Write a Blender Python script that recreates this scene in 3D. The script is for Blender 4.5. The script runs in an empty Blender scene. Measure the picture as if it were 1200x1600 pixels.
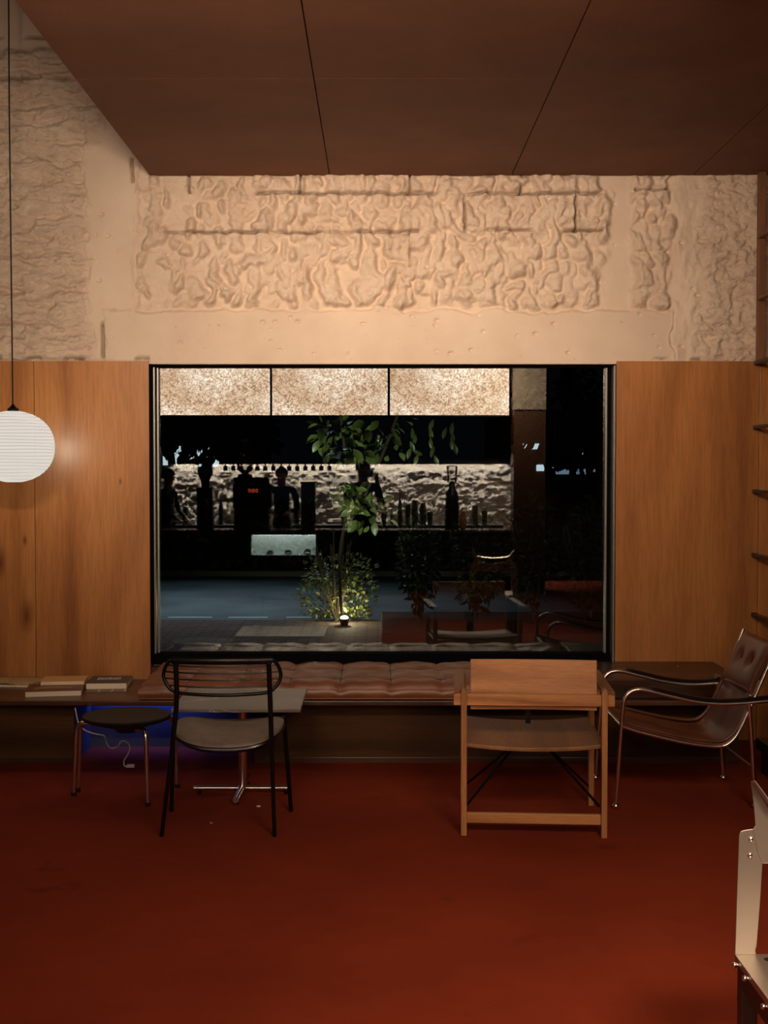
import bpy, bmesh, math, random
import numpy as np
from mathutils import Vector, Matrix, Euler

# ------------------------------------------------------------------ camera, world, lights
sc = bpy.context.scene
col = sc.collection
F = 2000.0                      # focal length in pixels of the 1200x1600 frame
CAM = Vector((0.0, -7.78, 1.65))
PITCH = 0.032
cx0, cy0 = 590.0, 800.0
cd = bpy.data.cameras.new('camera')
cam = bpy.data.objects.new('camera', cd); col.objects.link(cam)
cd.sensor_fit = 'VERTICAL'; cd.sensor_height = 36.0; cd.lens = F / 1600 * 36
cd.shift_x = 10 / 1600.0
cd.clip_start = 0.05; cd.clip_end = 200
cam.location = CAM; cam.rotation_euler = (math.pi / 2 - PITCH, 0, 0)
sc.camera = cam
sc.view_settings.view_transform = 'Standard'; sc.view_settings.look = 'None'
sc.view_settings.gamma = 1; sc.view_settings.use_curve_mapping = False
sc.view_settings.exposure = 0.0

w = bpy.data.worlds.new('night'); sc.world = w; w.use_nodes = True
w.node_tree.nodes['Background'].inputs[0].default_value = (0.010, 0.014, 0.022, 1)
w.node_tree.nodes['Background'].inputs[1].default_value = 0.12

def area(name, loc, target, sx, sy, power, color, spread=180):
    l = bpy.data.lights.new(name, 'AREA'); l.shape = 'RECTANGLE'
    l.size = sx; l.size_y = sy; l.energy = power; l.color = color; l.spread = math.radians(spread)
    o = bpy.data.objects.new(name, l); col.objects.link(o); o.location = loc
    d = Vector(target) - Vector(loc); o.rotation_euler = d.to_track_quat('-Z', 'Y').to_euler()
    return o

WARM = (1.0, 0.77, 0.55)
area('wall_fill_light', (-0.80, -5.9, 2.96), (-0.05, 0.0, 2.95), 0.8, 0.16, 31, WARM, 72)  # unseen lamp added to light the window wall
area('relief_fill_light', (-0.1, -3.15, 3.395), (0.2, 0.0, 2.45), 2.6, 0.04, 6.5, WARM, 56)  # added, unseen: grazes the plaster from above so its relief shows
area('floor_fill_light', (1.3, -6.9, 3.2), (0.8, -4.1, 0.0), 1.2, 0.8, 23, WARM, 62)  # no fixture here, added to brighten the carpet towards the camera
area('bar_strip_light', (-0.55, -11.07, 1.765), (-0.55, -11.16, 1.3), 4.9, 0.02, 330, (1.0, 0.96, 0.90), 130)
area('bench_led_light', (-1.36, -0.20, 0.352), (-1.36, -0.15, 0.3), 0.62, 0.01, 4.0, (0.05, 0.11, 1.0))
area('road_fill_light', (-2.2, 8.6, 5.5), (-2.0, 7.9, 0.0), 0.5, 0.5, 38, (0.74, 0.90, 1.0), 80)  # unseen source added overhead to brighten the road
area('pillar_fill_light', (1.5, -8.2, 3.30), (1.65, -9.5, 2.7), 0.3, 0.1, 24, WARM, 90)  # added lamp, out of view, to light the pillar's plaster top

# ------------------------------------------------------------------ placing helpers
def P(px, py, D):
    """point seen at a pixel, D metres in front of the camera (towards the window wall)"""
    x = (px - cx0) / F; z = (cy0 - py) / F
    c, s = math.cos(PITCH), math.sin(PITCH)
    d = Vector((x, c + z * s, z * c - s))
    return CAM + d * (D / d.y)
GY = 0.085                       # plane of the window glass
def M(px, py, Y):
    """point at depth Y inside the room whose mirror image in the glass shows at a pixel"""
    p = P(px, py, 2 * GY - Y - CAM.y)
    return Vector((p.x, Y, p.z))
R = math.radians
rnd = random.Random(7)

# ------------------------------------------------------------------ materials
def mat(name, color=(0.5, 0.5, 0.5), rough=0.6, metal=0.0, spec=0.5, emit=None, es=0.0, coat=0.0):
    m = bpy.data.materials.new(name); m.use_nodes = True
    b = m.node_tree.nodes['Principled BSDF']
    b.inputs['Base Color'].default_value = (*color, 1)
    b.inputs['Roughness'].default_value = rough
    b.inputs['Metallic'].default_value = metal
    b.inputs['Specular IOR Level'].default_value = spec
    b.inputs['Coat Weight'].default_value = coat
    if emit:
        b.inputs['Emission Color'].default_value = (*emit, 1); b.inputs['Emission Strength'].default_value = es
    return m
def nodes(m):
    return m.node_tree.nodes, m.node_tree.links, m.node_tree.nodes['Principled BSDF']
def coords(m, scale=(1, 1, 1), rot=(0, 0, 0)):
    N, L, b = nodes(m)
    tc = N.new('ShaderNodeTexCoord'); mp = N.new('ShaderNodeMapping')
    mp.inputs['Scale'].default_value = scale; mp.inputs['Rotation'].default_value = rot
    L.new(tc.outputs['Object'], mp.inputs['Vector']); return mp.outputs['Vector']
def noise(m, vec, scale, detail=4, rough=0.55, dist=0.0):
    N, L, b = nodes(m); n = N.new('ShaderNodeTexNoise')
    n.inputs['Scale'].default_value = scale; n.inputs['Detail'].default_value = detail
    n.inputs['Roughness'].default_value = rough; n.inputs['Distortion'].default_value = dist
    L.new(vec, n.inputs['Vector']); return n.outputs['Fac']
def ramp(m, fac, stops):
    N, L, b = nodes(m); r = N.new('ShaderNodeValToRGB')
    e = r.color_ramp.elements
    while len(e) < len(stops): e.new(0.5)
    for i, (p, c) in enumerate(stops):
        e[i].position = p; e[i].color = (*c, 1) if len(c) == 3 else c
    L.new(fac, r.inputs['Fac']); return r.outputs['Color']
def mixc(m, a, b_, fac=0.5, mode='MIX'):
    N, L, b = nodes(m); x = N.new('ShaderNodeMix'); x.data_type = 'RGBA'; x.blend_type = mode
    if isinstance(fac, (int, float)): x.inputs[0].default_value = fac
    else: L.new(fac, x.inputs[0])
    for s, v in ((6, a), (7, b_)):
        if isinstance(v, tuple): x.inputs[s].default_value = (*v, 1)
        else: L.new(v, x.inputs[s])
    return x.outputs[2]
def bump(m, h, strength=0.3, dist=0.01):
    N, L, b = nodes(m); n = N.new('ShaderNodeBump')
    n.inputs['Strength'].default_value = strength; n.inputs['Distance'].default_value = dist
    L.new(h, n.inputs['Height']); L.new(n.outputs['Normal'], b.inputs['Normal'])
def setc(m, c): N, L, b = nodes(m); L.new(c, b.inputs['Base Color'])

def wood(name, dark, mid, light, axis='z', scale=1.0, rough=0.4, seed=0.0, bands=1.0, coat=0.0):
    m = mat(name, mid, rough, coat=coat)
    N, L, b = nodes(m)
    st = {'x': (0.07, 1, 1), 'y': (1, 0.07, 1), 'z': (1, 1, 0.07)}[axis]
    v = coords(m, tuple(s * scale for s in st))
    mp = N.new('ShaderNodeMapping'); mp.inputs['Location'].default_value = (seed, seed * 0.7, seed * 1.3)
    L.new(v, mp.inputs['Vector']); v = mp.outputs['Vector']
    g1 = noise(m, v, 4.0, 6, 0.58, 0.25)
    g2 = noise(m, v, 90.0, 3, 0.6, 0.2)
    st2 = {'x': (0.13, 1, 1), 'y': (1, 0.13, 1), 'z': (1, 1, 0.13)}[axis]
    v2 = coords(m, tuple(s * scale for s in st2))
    g3 = noise(m, v2, 1.25, 1, 0.4, 0.4)
    # flowing cathedral figure: sine of a distorted field
    mul = N.new('ShaderNodeMath'); mul.operation = 'MULTIPLY'; mul.inputs[1].default_value = 42.0 * bands
    L.new(g3, mul.inputs[0]); sn = N.new('ShaderNodeMath'); sn.operation = 'SINE'; L.new(mul.outputs[0], sn.inputs[0])
    ml = N.new('ShaderNodeMath'); ml.operation = 'MULTIPLY_ADD'; ml.inputs[1].default_value = 0.115; ml.inputs[2].default_value = 0.0
    L.new(sn.outputs[0], ml.inputs[0])
    ad = N.new('ShaderNodeMath'); ad.operation = 'ADD'; L.new(g1, ad.inputs[0]); L.new(ml.outputs[0], ad.inputs[1])
    c = ramp(m, ad.outputs[0], [(0.25, dark), (0.5, mid), (0.75, light)])
    f = ramp(m, g2, [(0.35, (0.80, 0.78, 0.75)), (0.6, (1.06, 1.06, 1.06))])
    setc(m, mixc(m, c, f, 0.8, 'MULTIPLY'))
    bump(m, g2, 0.12, 0.002)
    return m

# walls of the room
plaster = mat('painted_plaster', (0.72, 0.53, 0.385), 0.62, spec=0.35)
v = coords(plaster)
pn = noise(plaster, v, 70, 5, 0.6); pb = noise(plaster, v, 2.2, 4)
setc(plaster, mixc(plaster, ramp(plaster, pb, [(0.3, (0.66, 0.505, 0.395)), (0.7, (0.78, 0.625, 0.50))]),
                   ramp(plaster, noise(plaster, v, 26, 6, 0.7), [(0.27, (0.55, 0.47, 0.40)), (0.36, (1, 1, 1))]), 0.7, 'MULTIPLY'))
bump(plaster, pn, 0.35, 0.004)
relief_plaster = plaster.copy(); relief_plaster.name = 'relief_plaster'
N, L, b = nodes(relief_plaster)
_src = b.inputs['Base Color'].links[0].from_socket
_at = N.new('ShaderNodeAttribute'); _at.attribute_name = 'dark_mask'
_ar = N.new('ShaderNodeAttribute'); _ar.attribute_name = 'rough'
_vv = coords(relief_plaster, (1, 1, 1.5)); _nn = noise(relief_plaster, _vv, 16, 6, 0.62, 0.9)
_mm = N.new('ShaderNodeMath'); _mm.operation = 'MULTIPLY'; L.new(_nn, _mm.inputs[0]); L.new(_ar.outputs['Fac'], _mm.inputs[1])
_b2 = N.new('ShaderNodeBump'); _b2.inputs['Strength'].default_value = 0.9; _b2.inputs['Distance'].default_value = 0.022
L.new(_mm.outputs[0], _b2.inputs['Height']); L.new(_b2.outputs['Normal'], b.inputs['Normal'].links[0].from_node.inputs['Normal'])
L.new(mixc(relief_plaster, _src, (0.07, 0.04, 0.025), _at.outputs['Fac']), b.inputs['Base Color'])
wall_wood = wood('veneer_left', (0.29, 0.105, 0.030), (0.42, 0.165, 0.047), (0.52, 0.22, 0.068), 'z', 1.0, 0.30, 1.0)
wall_wood2 = wood('veneer_right', (0.31, 0.115, 0.033), (0.44, 0.175, 0.050), (0.54, 0.23, 0.070), 'z', 1.0, 0.30, 9.0, 1.3)
def knots(m, spots):
    N, L, b = nodes(m); c = b.inputs['Base Color'].links[0].from_socket
    for (x, z, r_) in spots:
        v = coords(m, (1, 0, 0.42)); vd = N.new('ShaderNodeVectorMath'); vd.operation = 'DISTANCE'; vd.inputs[1].default_value = (x, 0, z * 0.42)
        L.new(v, vd.inputs[0]); c = mixc(m, c, ramp(m, vd.outputs['Value'], [(0.0, (0.30, 0.22, 0.18)), (r_, (1, 1, 1))]), 1.0, 'MULTIPLY')
    setc(m, c)
bench_wood = wood('dark_bench_wood', (0.035, 0.012, 0.005), (0.065, 0.022, 0.009), (0.11, 0.038, 0.015), 'x', 1.0, 0.33, 3.0)
bench_face_m = wood('bench_face_wood', (0.026, 0.010, 0.003), (0.048, 0.019, 0.006), (0.085, 0.034, 0.011), 'x', 1.0, 0.65, 5.0, 1.4)
bench_face_m.node_tree.nodes['Principled BSDF'].inputs['Specular IOR Level'].default_value = 0.15
chair_wood = wood('teak_wood_crosswise', (0.22, 0.08, 0.025), (0.48, 0.20, 0.065), (0.60, 0.28, 0.105), 'x', 2.2, 0.45, 2.0)
chair_wood_z = wood('teak_wood_upright', (0.24, 0.09, 0.03), (0.38, 0.16, 0.055), (0.54, 0.25, 0.095), 'z', 2.2, 0.45, 6.0)
chair_wood_y = wood('teak_wood_lengthwise', (0.20, 0.085, 0.03), (0.24, 0.10, 0.038), (0.33, 0.15, 0.06), 'y', 2.0, 0.5, 4.0)
ladder_wood = wood('ladder_wood', (0.10, 0.035, 0.012), (0.18, 0.07, 0.025), (0.25, 0.10, 0.04), 'z', 2.0, 0.5, 8.0)
slab_m = mat('stained_ceiling_board', (0.2, 0.08, 0.045), 0.75)
v = coords(slab_m)
setc(slab_m, mixc(slab_m, ramp(slab_m, noise(slab_m, v, 1.3, 6, 0.65), [(0.25, (0.15, 0.052, 0.022)), (0.75, (0.25, 0.092, 0.042))]),
                  ramp(slab_m, noise(slab_m, v, 240, 2, 0.5), [(0.3, (0.6, 0.6, 0.6)), (0.7, (1.15, 1.15, 1.15))]), 0.8, 'MULTIPLY'))
carpet = mat('rust_carpet', (0.2, 0.02, 0.005), 0.95, spec=0.1)
v = coords(carpet)
cb = ramp(carpet, noise(carpet, v, 1.1, 7, 0.62), [(0.3, (0.21, 0.028, 0.009)), (0.7, (0.31, 0.045, 0.015))])
cf = ramp(carpet, noise(carpet, v, 420, 2, 0.6), [(0.25, (0.45, 0.4, 0.4)), (0.75, (1.25, 1.25, 1.25))])
cs = ramp(carpet, noise(carpet, v, 3.4, 3, 0.5), [(0.22, (0.6, 0.6, 0.6)), (0.32, (1, 1, 1))])
setc(carpet, mixc(carpet, mixc(carpet, cb, cf, 0.8, 'MULTIPLY'), cs, 0.8, 'MULTIPLY'))
bump(carpet, noise(carpet, v, 420, 2, 0.6), 0.6, 0.004)

leather = mat('chestnut_leather', (0.10, 0.028, 0.011), 0.33, spec=0.6)
v = coords(leather)
setc(leather, ramp(leather, noise(leather, v, 9, 4), [(0.3, (0.085, 0.024, 0.010)), (0.7, (0.15, 0.045, 0.018))]))
bump(leather, noise(leather, v, 160, 3), 0.15, 0.002)
cush_leather = mat('cushion_leather', (0.19, 0.065, 0.032), 0.42, spec=0.6)
v = coords(cush_leather)
setc(cush_leather, ramp(cush_leather, noise(cush_leather, v, 5, 4), [(0.3, (0.14, 0.042, 0.016)), (0.7, (0.24, 0.074, 0.030))]))
bump(cush_leather, noise(cush_leather, v, 120, 3), 0.2, 0.002)
seam_m = mat('dark_seam', (0.03, 0.009, 0.004), 0.7)
black_metal = mat('black_powder_coat', (0.004, 0.004, 0.004), 0.30, spec=0.28)
black_pad = mat('black_arm_pad', (0.012, 0.009, 0.008), 0.28)
chrome = mat('chrome', (0.82, 0.76, 0.70), 0.24, 1.0)
steel = mat('brushed_steel', (0.46, 0.40, 0.345), 0.36, 1.0)
v = coords(steel, (1, 1, 0.05)); bump(steel, noise(steel, v, 150, 3), 0.06, 0.001)
steel.node_tree.nodes['Principled BSDF'].inputs['Metallic'].default_value = 0.85
alu = mat('window_aluminium', (0.30, 0.29, 0.28), 0.35, 0.9)
black_frame = mat('black_window_frame', (0.003, 0.003, 0.004), 0.9, spec=0.05)
seat_fab = mat('taupe_seat_pad', (0.22, 0.17, 0.13), 0.5)
v = coords(seat_fab); bump(seat_fab, noise(seat_fab, v, 200, 2), 0.2, 0.002)
setc(seat_fab, ramp(seat_fab, noise(seat_fab, v, 14, 4), [(0.3, (0.135, 0.10, 0.078)), (0.7, (0.20, 0.155, 0.12))]))
marble = mat('grey_marble', (0.25, 0.2, 0.17), 0.3)
N, L, b = nodes(marble)
v = coords(marble)
vn = noise(marble, v, 3.2, 5, 0.55, 0.7)
vm = N.new('ShaderNodeMath'); vm.operation = 'SUBTRACT'; L.new(vn, vm.inputs[0]); vm.inputs[1].default_value = 0.56
va = N.new('ShaderNodeMath'); va.operation = 'ABSOLUTE'; L.new(vm.outputs[0], va.inputs[0])
vr = ramp(marble, va.outputs[0], [(0.0, (0.62, 0.54, 0.46)), (0.006, (0.185, 0.142, 0.112)), (0.2, (0.15, 0.113, 0.09))])
setc(marble, vr)
dark_stool = mat('dark_stool_seat', (0.010, 0.007, 0.005), 0.6, spec=0.25)
blue_paint = mat('niche_board', (0.035, 0.034, 0.035), 0.8)
white_cable = mat('white_cable', (0.55, 0.52, 0.5), 0.5)
page_m = mat('book_pages', (0.85, 0.72, 0.56), 0.8)
cover_dark = mat('slate_cover', (0.045, 0.05, 0.048), 0.45)
cover_brown = mat('brown_cover', (0.11, 0.05, 0.02), 0.4)
cover_tan = mat('tan_cover', (0.62, 0.34, 0.13), 0.6)
print_m = mat('cover_print', (0.60, 0.60, 0.56), 0.6)
arc_m = mat('cover_arc_print', (0.40, 0.17, 0.06), 0.5)
mag_m = mat('magazine_text', (0.55, 0.38, 0.17), 0.7)
v = coords(mag_m)
N, L, b = nodes(mag_m)
br = N.new('ShaderNodeTexBrick'); br.inputs['Scale'].default_value = 34; br.inputs['Color1'].default_value = (0.22, 0.14, 0.06, 1)
br.inputs['Color2'].default_value = (0.52, 0.36, 0.16, 1); br.inputs['Mortar'].default_value = (0.60, 0.43, 0.2, 1); br.inputs['Mortar Size'].default_value = 0.03
L.new(v, br.inputs['Vector']); L.new(br.outputs['Color'], b.inputs['Base Color'])
cord_m = mat('black_cord', (0.008, 0.007, 0.006), 0.6)

# paper lantern: a warm white lit paper
paper = mat('lantern_paper', (0.02, 0.02, 0.02), 0.9, spec=0.1, emit=(1.0, 0.94, 0.86), es=0.74)
N, L, b = nodes(paper)
_t = N.new('ShaderNodeBsdfTransparent'); _m = N.new('ShaderNodeMixShader'); _m.inputs[0].default_value = 0.35
L.new(b.outputs[0], _m.inputs[1]); L.new(_t.outputs[0], _m.inputs[2]); L.new(_m.outputs[0], N['Material Output'].inputs['Surface'])
rib_m = mat('lantern_rib', (0.10, 0.09, 0.08), 0.9, emit=(1.0, 0.88, 0.74), es=0.30)
# washi panels of the light boxes behind the bar
washi = mat('washi_paper', (0.3, 0.26, 0.2), 0.9)
N, L, b = nodes(washi)
v = coords(washi)
w1 = noise(washi, v, 22, 6, 0.75, 1.5); w2 = noise(washi, v, 1.0, 3, 0.5)
cA = ramp(washi, w1, [(0.40, (0.36, 0.20, 0.11)), (0.49, (0.74, 0.55, 0.40)), (0.56, (1.0, 0.93, 0.85))])
cB = ramp(washi, w2, [(0.35, (0.80, 0.64, 0.50)), (0.62, (1.25, 1.25, 1.25))])
L.new(mixc(washi, cA, cB, 1.0, 'MULTIPLY'), b.inputs['Emission Color']); b.inputs['Emission Strength'].default_value = 7.5

def glass_mat(name, face_reflect, tint):
    m = bpy.data.materials.new(name); m.use_nodes = True
    N, L = m.node_tree.nodes, m.node_tree.links
    N.remove(N['Principled BSDF']); out = N['Material Output']
    t = N.new('ShaderNodeBsdfTransparent'); t.inputs[0].default_value = (*tint, 1)
    g = N.new('ShaderNodeBsdfGlossy'); g.inputs['Roughness'].default_value = 0.0; g.inputs[0].default_value = (1.0, 0.97, 0.93, 1)
    lw = N.new('ShaderNodeFresnel'); lw.inputs[0].default_value = 1.5
    ml = N.new('ShaderNodeMath'); ml.operation = 'MULTIPLY'; ml.inputs[1].default_value = face_reflect / 0.04; ml.use_clamp = True
    L.new(lw.outputs[0], ml.inputs[0])
    mx = N.new('ShaderNodeMixShader'); L.new(ml.outputs[0], mx.inputs[0]); L.new(t.outputs[0], mx.inputs[1]); L.new(g.outputs[0], mx.inputs[2])
    L.new(mx.outputs[0], out.inputs['Surface']); return m
pane_m = glass_mat('tinted_window_glass', 0.08, (0.80, 0.86, 0.86))
hopper_m = glass_mat('clear_hopper_glass', 0.08, (0.75, 0.75, 0.72))

# ------------------------------------------------------------------ mesh builder
def catmull(pts, n=6, closed=False):
    pts = [Vector(p) for p in pts]
    if len(pts) < 3: return pts
    out = []; k = len(pts)
    rng = range(k) if closed else range(k - 1)
    for i in rng:
        if closed: p0, p1, p2, p3 = pts[i - 1], pts[i], pts[(i + 1) % k], pts[(i + 2) % k]
        else: p0, p1, p2, p3 = pts[max(i - 1, 0)], pts[i], pts[i + 1], pts[min(i + 2, k - 1)]
        for j in range(n):
            t = j / n
            out.append(0.5 * ((2 * p1) + (p2 - p0) * t + (2 * p0 - 5 * p1 + 4 * p2 - p3) * t * t + (3 * p1 - p0 - 3 * p2 + p3) * t ** 3))
    if not closed: out.append(pts[-1])
    return out

class MB:
    def __init__(s): s.v = []; s.f = []; s.mi = []; s.cur = 0
    def add(s, vs, fs):
        o = len(s.v); s.v += [Vector(a) for a in vs]; s.f += [tuple(o + i for i in f) for f in fs]; s.mi += [s.cur] * len(fs); return s
    def mat(s, i): s.cur = i; return s
    def box(s, lo, hi, rot=None, pivot=None):
        x0, y0, z0 = lo; x1, y1, z1 = hi
        vs = [Vector(a) for a in ((x0, y0, z0), (x1, y0, z0), (x1, y1, z0), (x0, y1, z0), (x0, y0, z1), (x1, y0, z1), (x1, y1, z1), (x0, y1, z1))]
        if rot is not None:
            c = Vector(pivot) if pivot is not None else (vs[0] + vs[6]) / 2
            m = Euler(rot).to_matrix(); vs = [c + m @ (a - c) for a in vs]
        return s.add(vs, [(0, 3, 2, 1), (4, 5, 6, 7), (0, 1, 5, 4), (1, 2, 6, 5), (2, 3, 7, 6), (3, 0, 4, 7)])
    def loft(s, rings, caps=True, closed_path=False):
        n = len(rings[0]); vs = [a for r in rings for a in r]; fs = []
        k = len(rings)
        for i in range(k if closed_path else k - 1):
            a = i * n; b = ((i + 1) % k) * n
            for j in range(n): fs.append((a + j, a + (j + 1) % n, b + (j + 1) % n, b + j))
        if caps and not closed_path:
            fs.append(tuple(reversed(range(n)))); fs.append(tuple((k - 1) * n + j for j in range(n)))
        return s.add(vs, fs)
    def tube(s, pts, r, n=10, closed=False, flat=None, up=None):
        pts = [Vector(p) for p in pts]; k = len(pts); rings = []
        rad = r if isinstance(r, (list, tuple)) else [r] * k
        prev = None
        for i, p in enumerate(pts):
            if closed: t = pts[(i + 1) % k] - pts[i - 1]
            else: t = pts[min(i + 1, k - 1)] - pts[max(i - 1, 0)]
            t.normalize()
            if up is not None: u = Vector(up)
            elif prev is not None: u = prev
            else: u = Vector((0, 0, 1)) if abs(t.z) < 0.9 else Vector((0, 1, 0))
            a = (u - t * u.dot(t)); 
            if a.length < 1e-5: a = Vector((1, 0, 0)) - t * t.x
            a.normalize(); b = t.cross(a); prev = a
            fa, fb = (1, 1) if flat is None else flat
            rings.append([p + (a * math.cos(q) * fa + b * math.sin(q) * fb) * rad[i] for q in [2 * math.pi * j / n for j in range(n)]])
        return s.loft(rings, not closed, closed)
    def lathe(s, c, prof, n=28, axis='z'):
        c = Vector(c); rings = []
        for r, h in prof:
            ring = []
            for j in range(n):
                q = 2 * math.pi * j / n; a, b = math.cos(q) * max(r, 1e-5), math.sin(q) * max(r, 1e-5)
                ring.append(c + (Vector((a, b, h)) if axis == 'z' else Vector((a, h, b)) if axis == 'y' else Vector((h, a, b))))
            rings.append(ring)
        return s.loft(rings)
    def prism(s, poly, plane, a, b):
        """poly of 2-D points extruded along the remaining axis from a to b; plane is 'xz','yz' or 'xy'"""
        def mk(p, t): return {'xz': (p[0], t, p[1]), 'yz': (t, p[0], p[1]), 'xy': (p[0], p[1], t)}[plane]
        n = len(poly); vs = [mk(p, a) for p in poly] + [mk(p, b) for p in poly]
        fs = [tuple(range(n)), tuple(reversed(range(n, 2 * n)))] + [(i, n + i, n + (i + 1) % n, (i + 1) % n) for i in range(n)]
        return s.add(vs, fs)
    def grid(s, fn, nu, nv, closed_u=False):
        vs = [fn(i / (nu if closed_u else nu - 1), j / (nv - 1)) for j in range(nv) for i in range(nu)]
        fs = []
        for j in range(nv - 1):
            for i in range(nu if closed_u else nu - 1):
                fs.append((j * nu + i, j * nu + (i + 1) % nu, (j + 1) * nu + (i + 1) % nu, (j + 1) * nu + i))
        return s.add(vs, fs)
    def ball(s, c, r, n=12):
        if isinstance(r, (int, float)): r = (r, r, r)
        c = Vector(c); k = n // 2 + 1
        rings = []
        for i in range(k):
            t = math.pi * (i + 0.02) / (k - 1 + 0.04)
            rings.append([c + Vector((math.sin(t) * math.cos(2 * math.pi * j / n) * r[0], math.sin(t) * math.sin(2 * math.pi * j / n) * r[1], -math.cos(t) * r[2])) for j in range(n)])
        return s.loft(rings)
    def each(s, name, m, parent=None, **kw):
        """build every separate piece as an object of its own"""
        par = list(range(len(s.v)))
        def fd(i):
            while par[i] != i: par[i] = par[par[i]]; i = par[i]
            return i
        for f in s.f:
            for q in f[1:]: par[fd(q)] = fd(f[0])
        groups = {}
        for f in s.f: groups.setdefault(fd(f[0]), []).append(f)
        out = []
        for fs in groups.values():
            ids = sorted({i for f in fs for i in f}); mp_ = {i: k for k, i in enumerate(ids)}
            out.append(MB().add([s.v[i] for i in ids], [tuple(mp_[i] for i in f) for f in fs]).build(name, m, parent, **kw))
        return out
    def build(s, name, m, parent=None, bevel=0.0, smooth=False, local=False, solid=0.0, seg=2):
        root = parent
        while root is not None and root.parent is not None: root = root.parent
        off = Vector((0, 0, 0)) if (root is None or local) else root.location
        if parent is None:
            xs = [p.x for p in s.v]; ys = [p.y for p in s.v]; zs = [p.z for p in s.v]
            off = Vector(((min(xs) + max(xs)) / 2, (min(ys) + max(ys)) / 2, min(zs)))
        me = bpy.data.meshes.new(name); me.from_pydata([p - off for p in s.v], [], s.f)
        ms = m if isinstance(m, (list, tuple)) else [m]
        for q in ms: me.materials.append(q)
        if len(ms) > 1: me.polygons.foreach_set('material_index', s.mi)
        bm = bmesh.new(); bm.from_mesh(me)
        bmesh.ops.recalc_face_normals(bm, faces=bm.faces); bm.to_mesh(me); bm.free()
        if smooth: me.polygons.foreach_set('use_smooth', [True] * len(me.polygons))
        o = bpy.data.objects.new(name, me); col.objects.link(o)
        if parent is None: o.location = off
        else: o.parent = parent
        if smooth:
            try: me.set_sharp_from_angle(angle=R(50))
            except Exception: pass
        if solid:
            q = o.modifiers.new('solid', 'SOLIDIFY'); q.thickness = solid; q.offset = 0
        if bevel:
            q = o.modifiers.new('bevel', 'BEVEL'); q.width = bevel; q.segments = seg; q.limit_method = 'ANGLE'
        return o

def tag(o, label=None, cat=None, group=None, kind=None):
    if label: o['label'] = label
    if cat: o['category'] = cat
    if group: o['group'] = group
    if kind: o['kind'] = kind
    return o
def thing(name, loc, label, cat, rotz=0.0, group=None):
    o = bpy.data.objects.new(name, None); col.objects.link(o); o.empty_display_size = 0.1
    o.location = loc; o.rotation_euler = (0, 0, rotz)
    return tag(o, label, cat, group)
def struct(o): o['kind'] = 'structure'; return o

# ------------------------------------------------------------------ the room
X0, X1, YB = -5.2, 5.2, -11.35
struct(MB().box((X0, YB, -0.1), (X1, 0.0, 0.0)).build('floor', carpet))
dark_wall = mat('dark_room_wall', (0.045, 0.028, 0.018), 0.9)
struct(MB().box((X0 - 0.1, YB, 0.0), (X0, 0.0, 5.3)).build('wall_left', dark_wall))
struct(MB().box((X1, YB, 0.0), (X1 + 0.1, 0.0, 5.3)).build('wall_right', dark_wall))
struct(MB().box((X0 - 0.1, YB - 0.1, -0.1), (X1 + 0.1, YB, 5.3)).build('wall_back', dark_wall))
struct(MB().box((X0 - 0.1, YB - 0.1, 5.3), (X1 + 0.1, 0.3, 5.4)).build('ceiling', dark_wall))

# mezzanine underside: panels with open joints
ZS = 3.43
seams = [-1.372, -0.290, 0.806, 1.896, 2.99, 4.08, 5.2]
rows = [-0.004, -1.915, -3.83, -5.74, -7.65, -9.56, YB]
s = MB()
for i in range(6):
    for j in range(6):
        g = 0.004
        s.box((seams[i] + (g if i else 0), rows[j + 1] + g * 0.5, ZS), (seams[i + 1] - g * 0.5, rows[j] - g * 0.5, ZS + 0.02))
s.box((-1.372, YB, ZS + 0.0201), (5.2, -0.002, ZS + 0.30))
struct(s.build('ceiling_mezzanine', slab_m))

# ---- window wall
WX0, WX1, WZ0, WZ1 = -1.377, 1.437, 0.487, 2.296
PZ = 2.313                                    # top of the veneer
back_m = mat('wall_core', (0.25, 0.2, 0.16), 0.9)
s = MB()
s.box((X0, 0.135, -0.1), (WX0, 0.3, 5.3)).box((WX1, 0.135, -0.1), (X1, 0.3, 5.3))
s.box((WX0, 0.135, WZ1 + 0.03), (WX1, 0.3, 5.3)).box((WX0, 0.05, -0.1), (WX1, 0.3, WZ0))
struct(s.build('wall_front', back_m))

# relief of the painted masonry, a real height field
rs = np.random.RandomState(3)
_T = {}
def vnoise(x, z, seed):
    if seed not in _T: _T[seed] = np.random.RandomState(seed).rand(256, 256)
    T = _T[seed]
    xi = np.floor(x).astype(int); zi = np.floor(z).astype(int); fx = x - xi; fz = z - zi
    fx = fx * fx * (3 - 2 * fx); fz = fz * fz * (3 - 2 * fz)
    a = T[xi % 256, zi % 256]; b = T[(xi + 1) % 256, zi % 256]; c = T[xi % 256, (zi + 1) % 256]; d = T[(xi + 1) % 256, (zi + 1) % 256]
    return (a * (1 - fx) + b * fx) * (1 - fz) + (c * (1 - fx) + d * fx) * fz
def fbm(x, z, seed, o=5, g=0.55):
    t = 0; a = 1; n = 0
    for k in range(o): t = t + a * vnoise(x * 2 ** k + 31 * k, z * 2 ** k + 17 * k, seed + k); n += a; a *= g
    return t / n
def sst(a, b, x): t = np.clip((x - a) / (b - a), 0, 1); return t * t * (3 - 2 * t)
xs = np.linspace(-2.95, 2.95, 850); zs = np.linspace(2.297, 4.95, 384)
XX, ZZ = np.meshgrid(xs, zs)
PXc = 590 + XX * 257.0; PYc = 736 - (ZZ - 1.65) * 257.0           # picture-like coordinates on the wall plane
wob = (fbm(XX * 7, ZZ * 7, 90, 4) - 0.5) * 34
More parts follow.
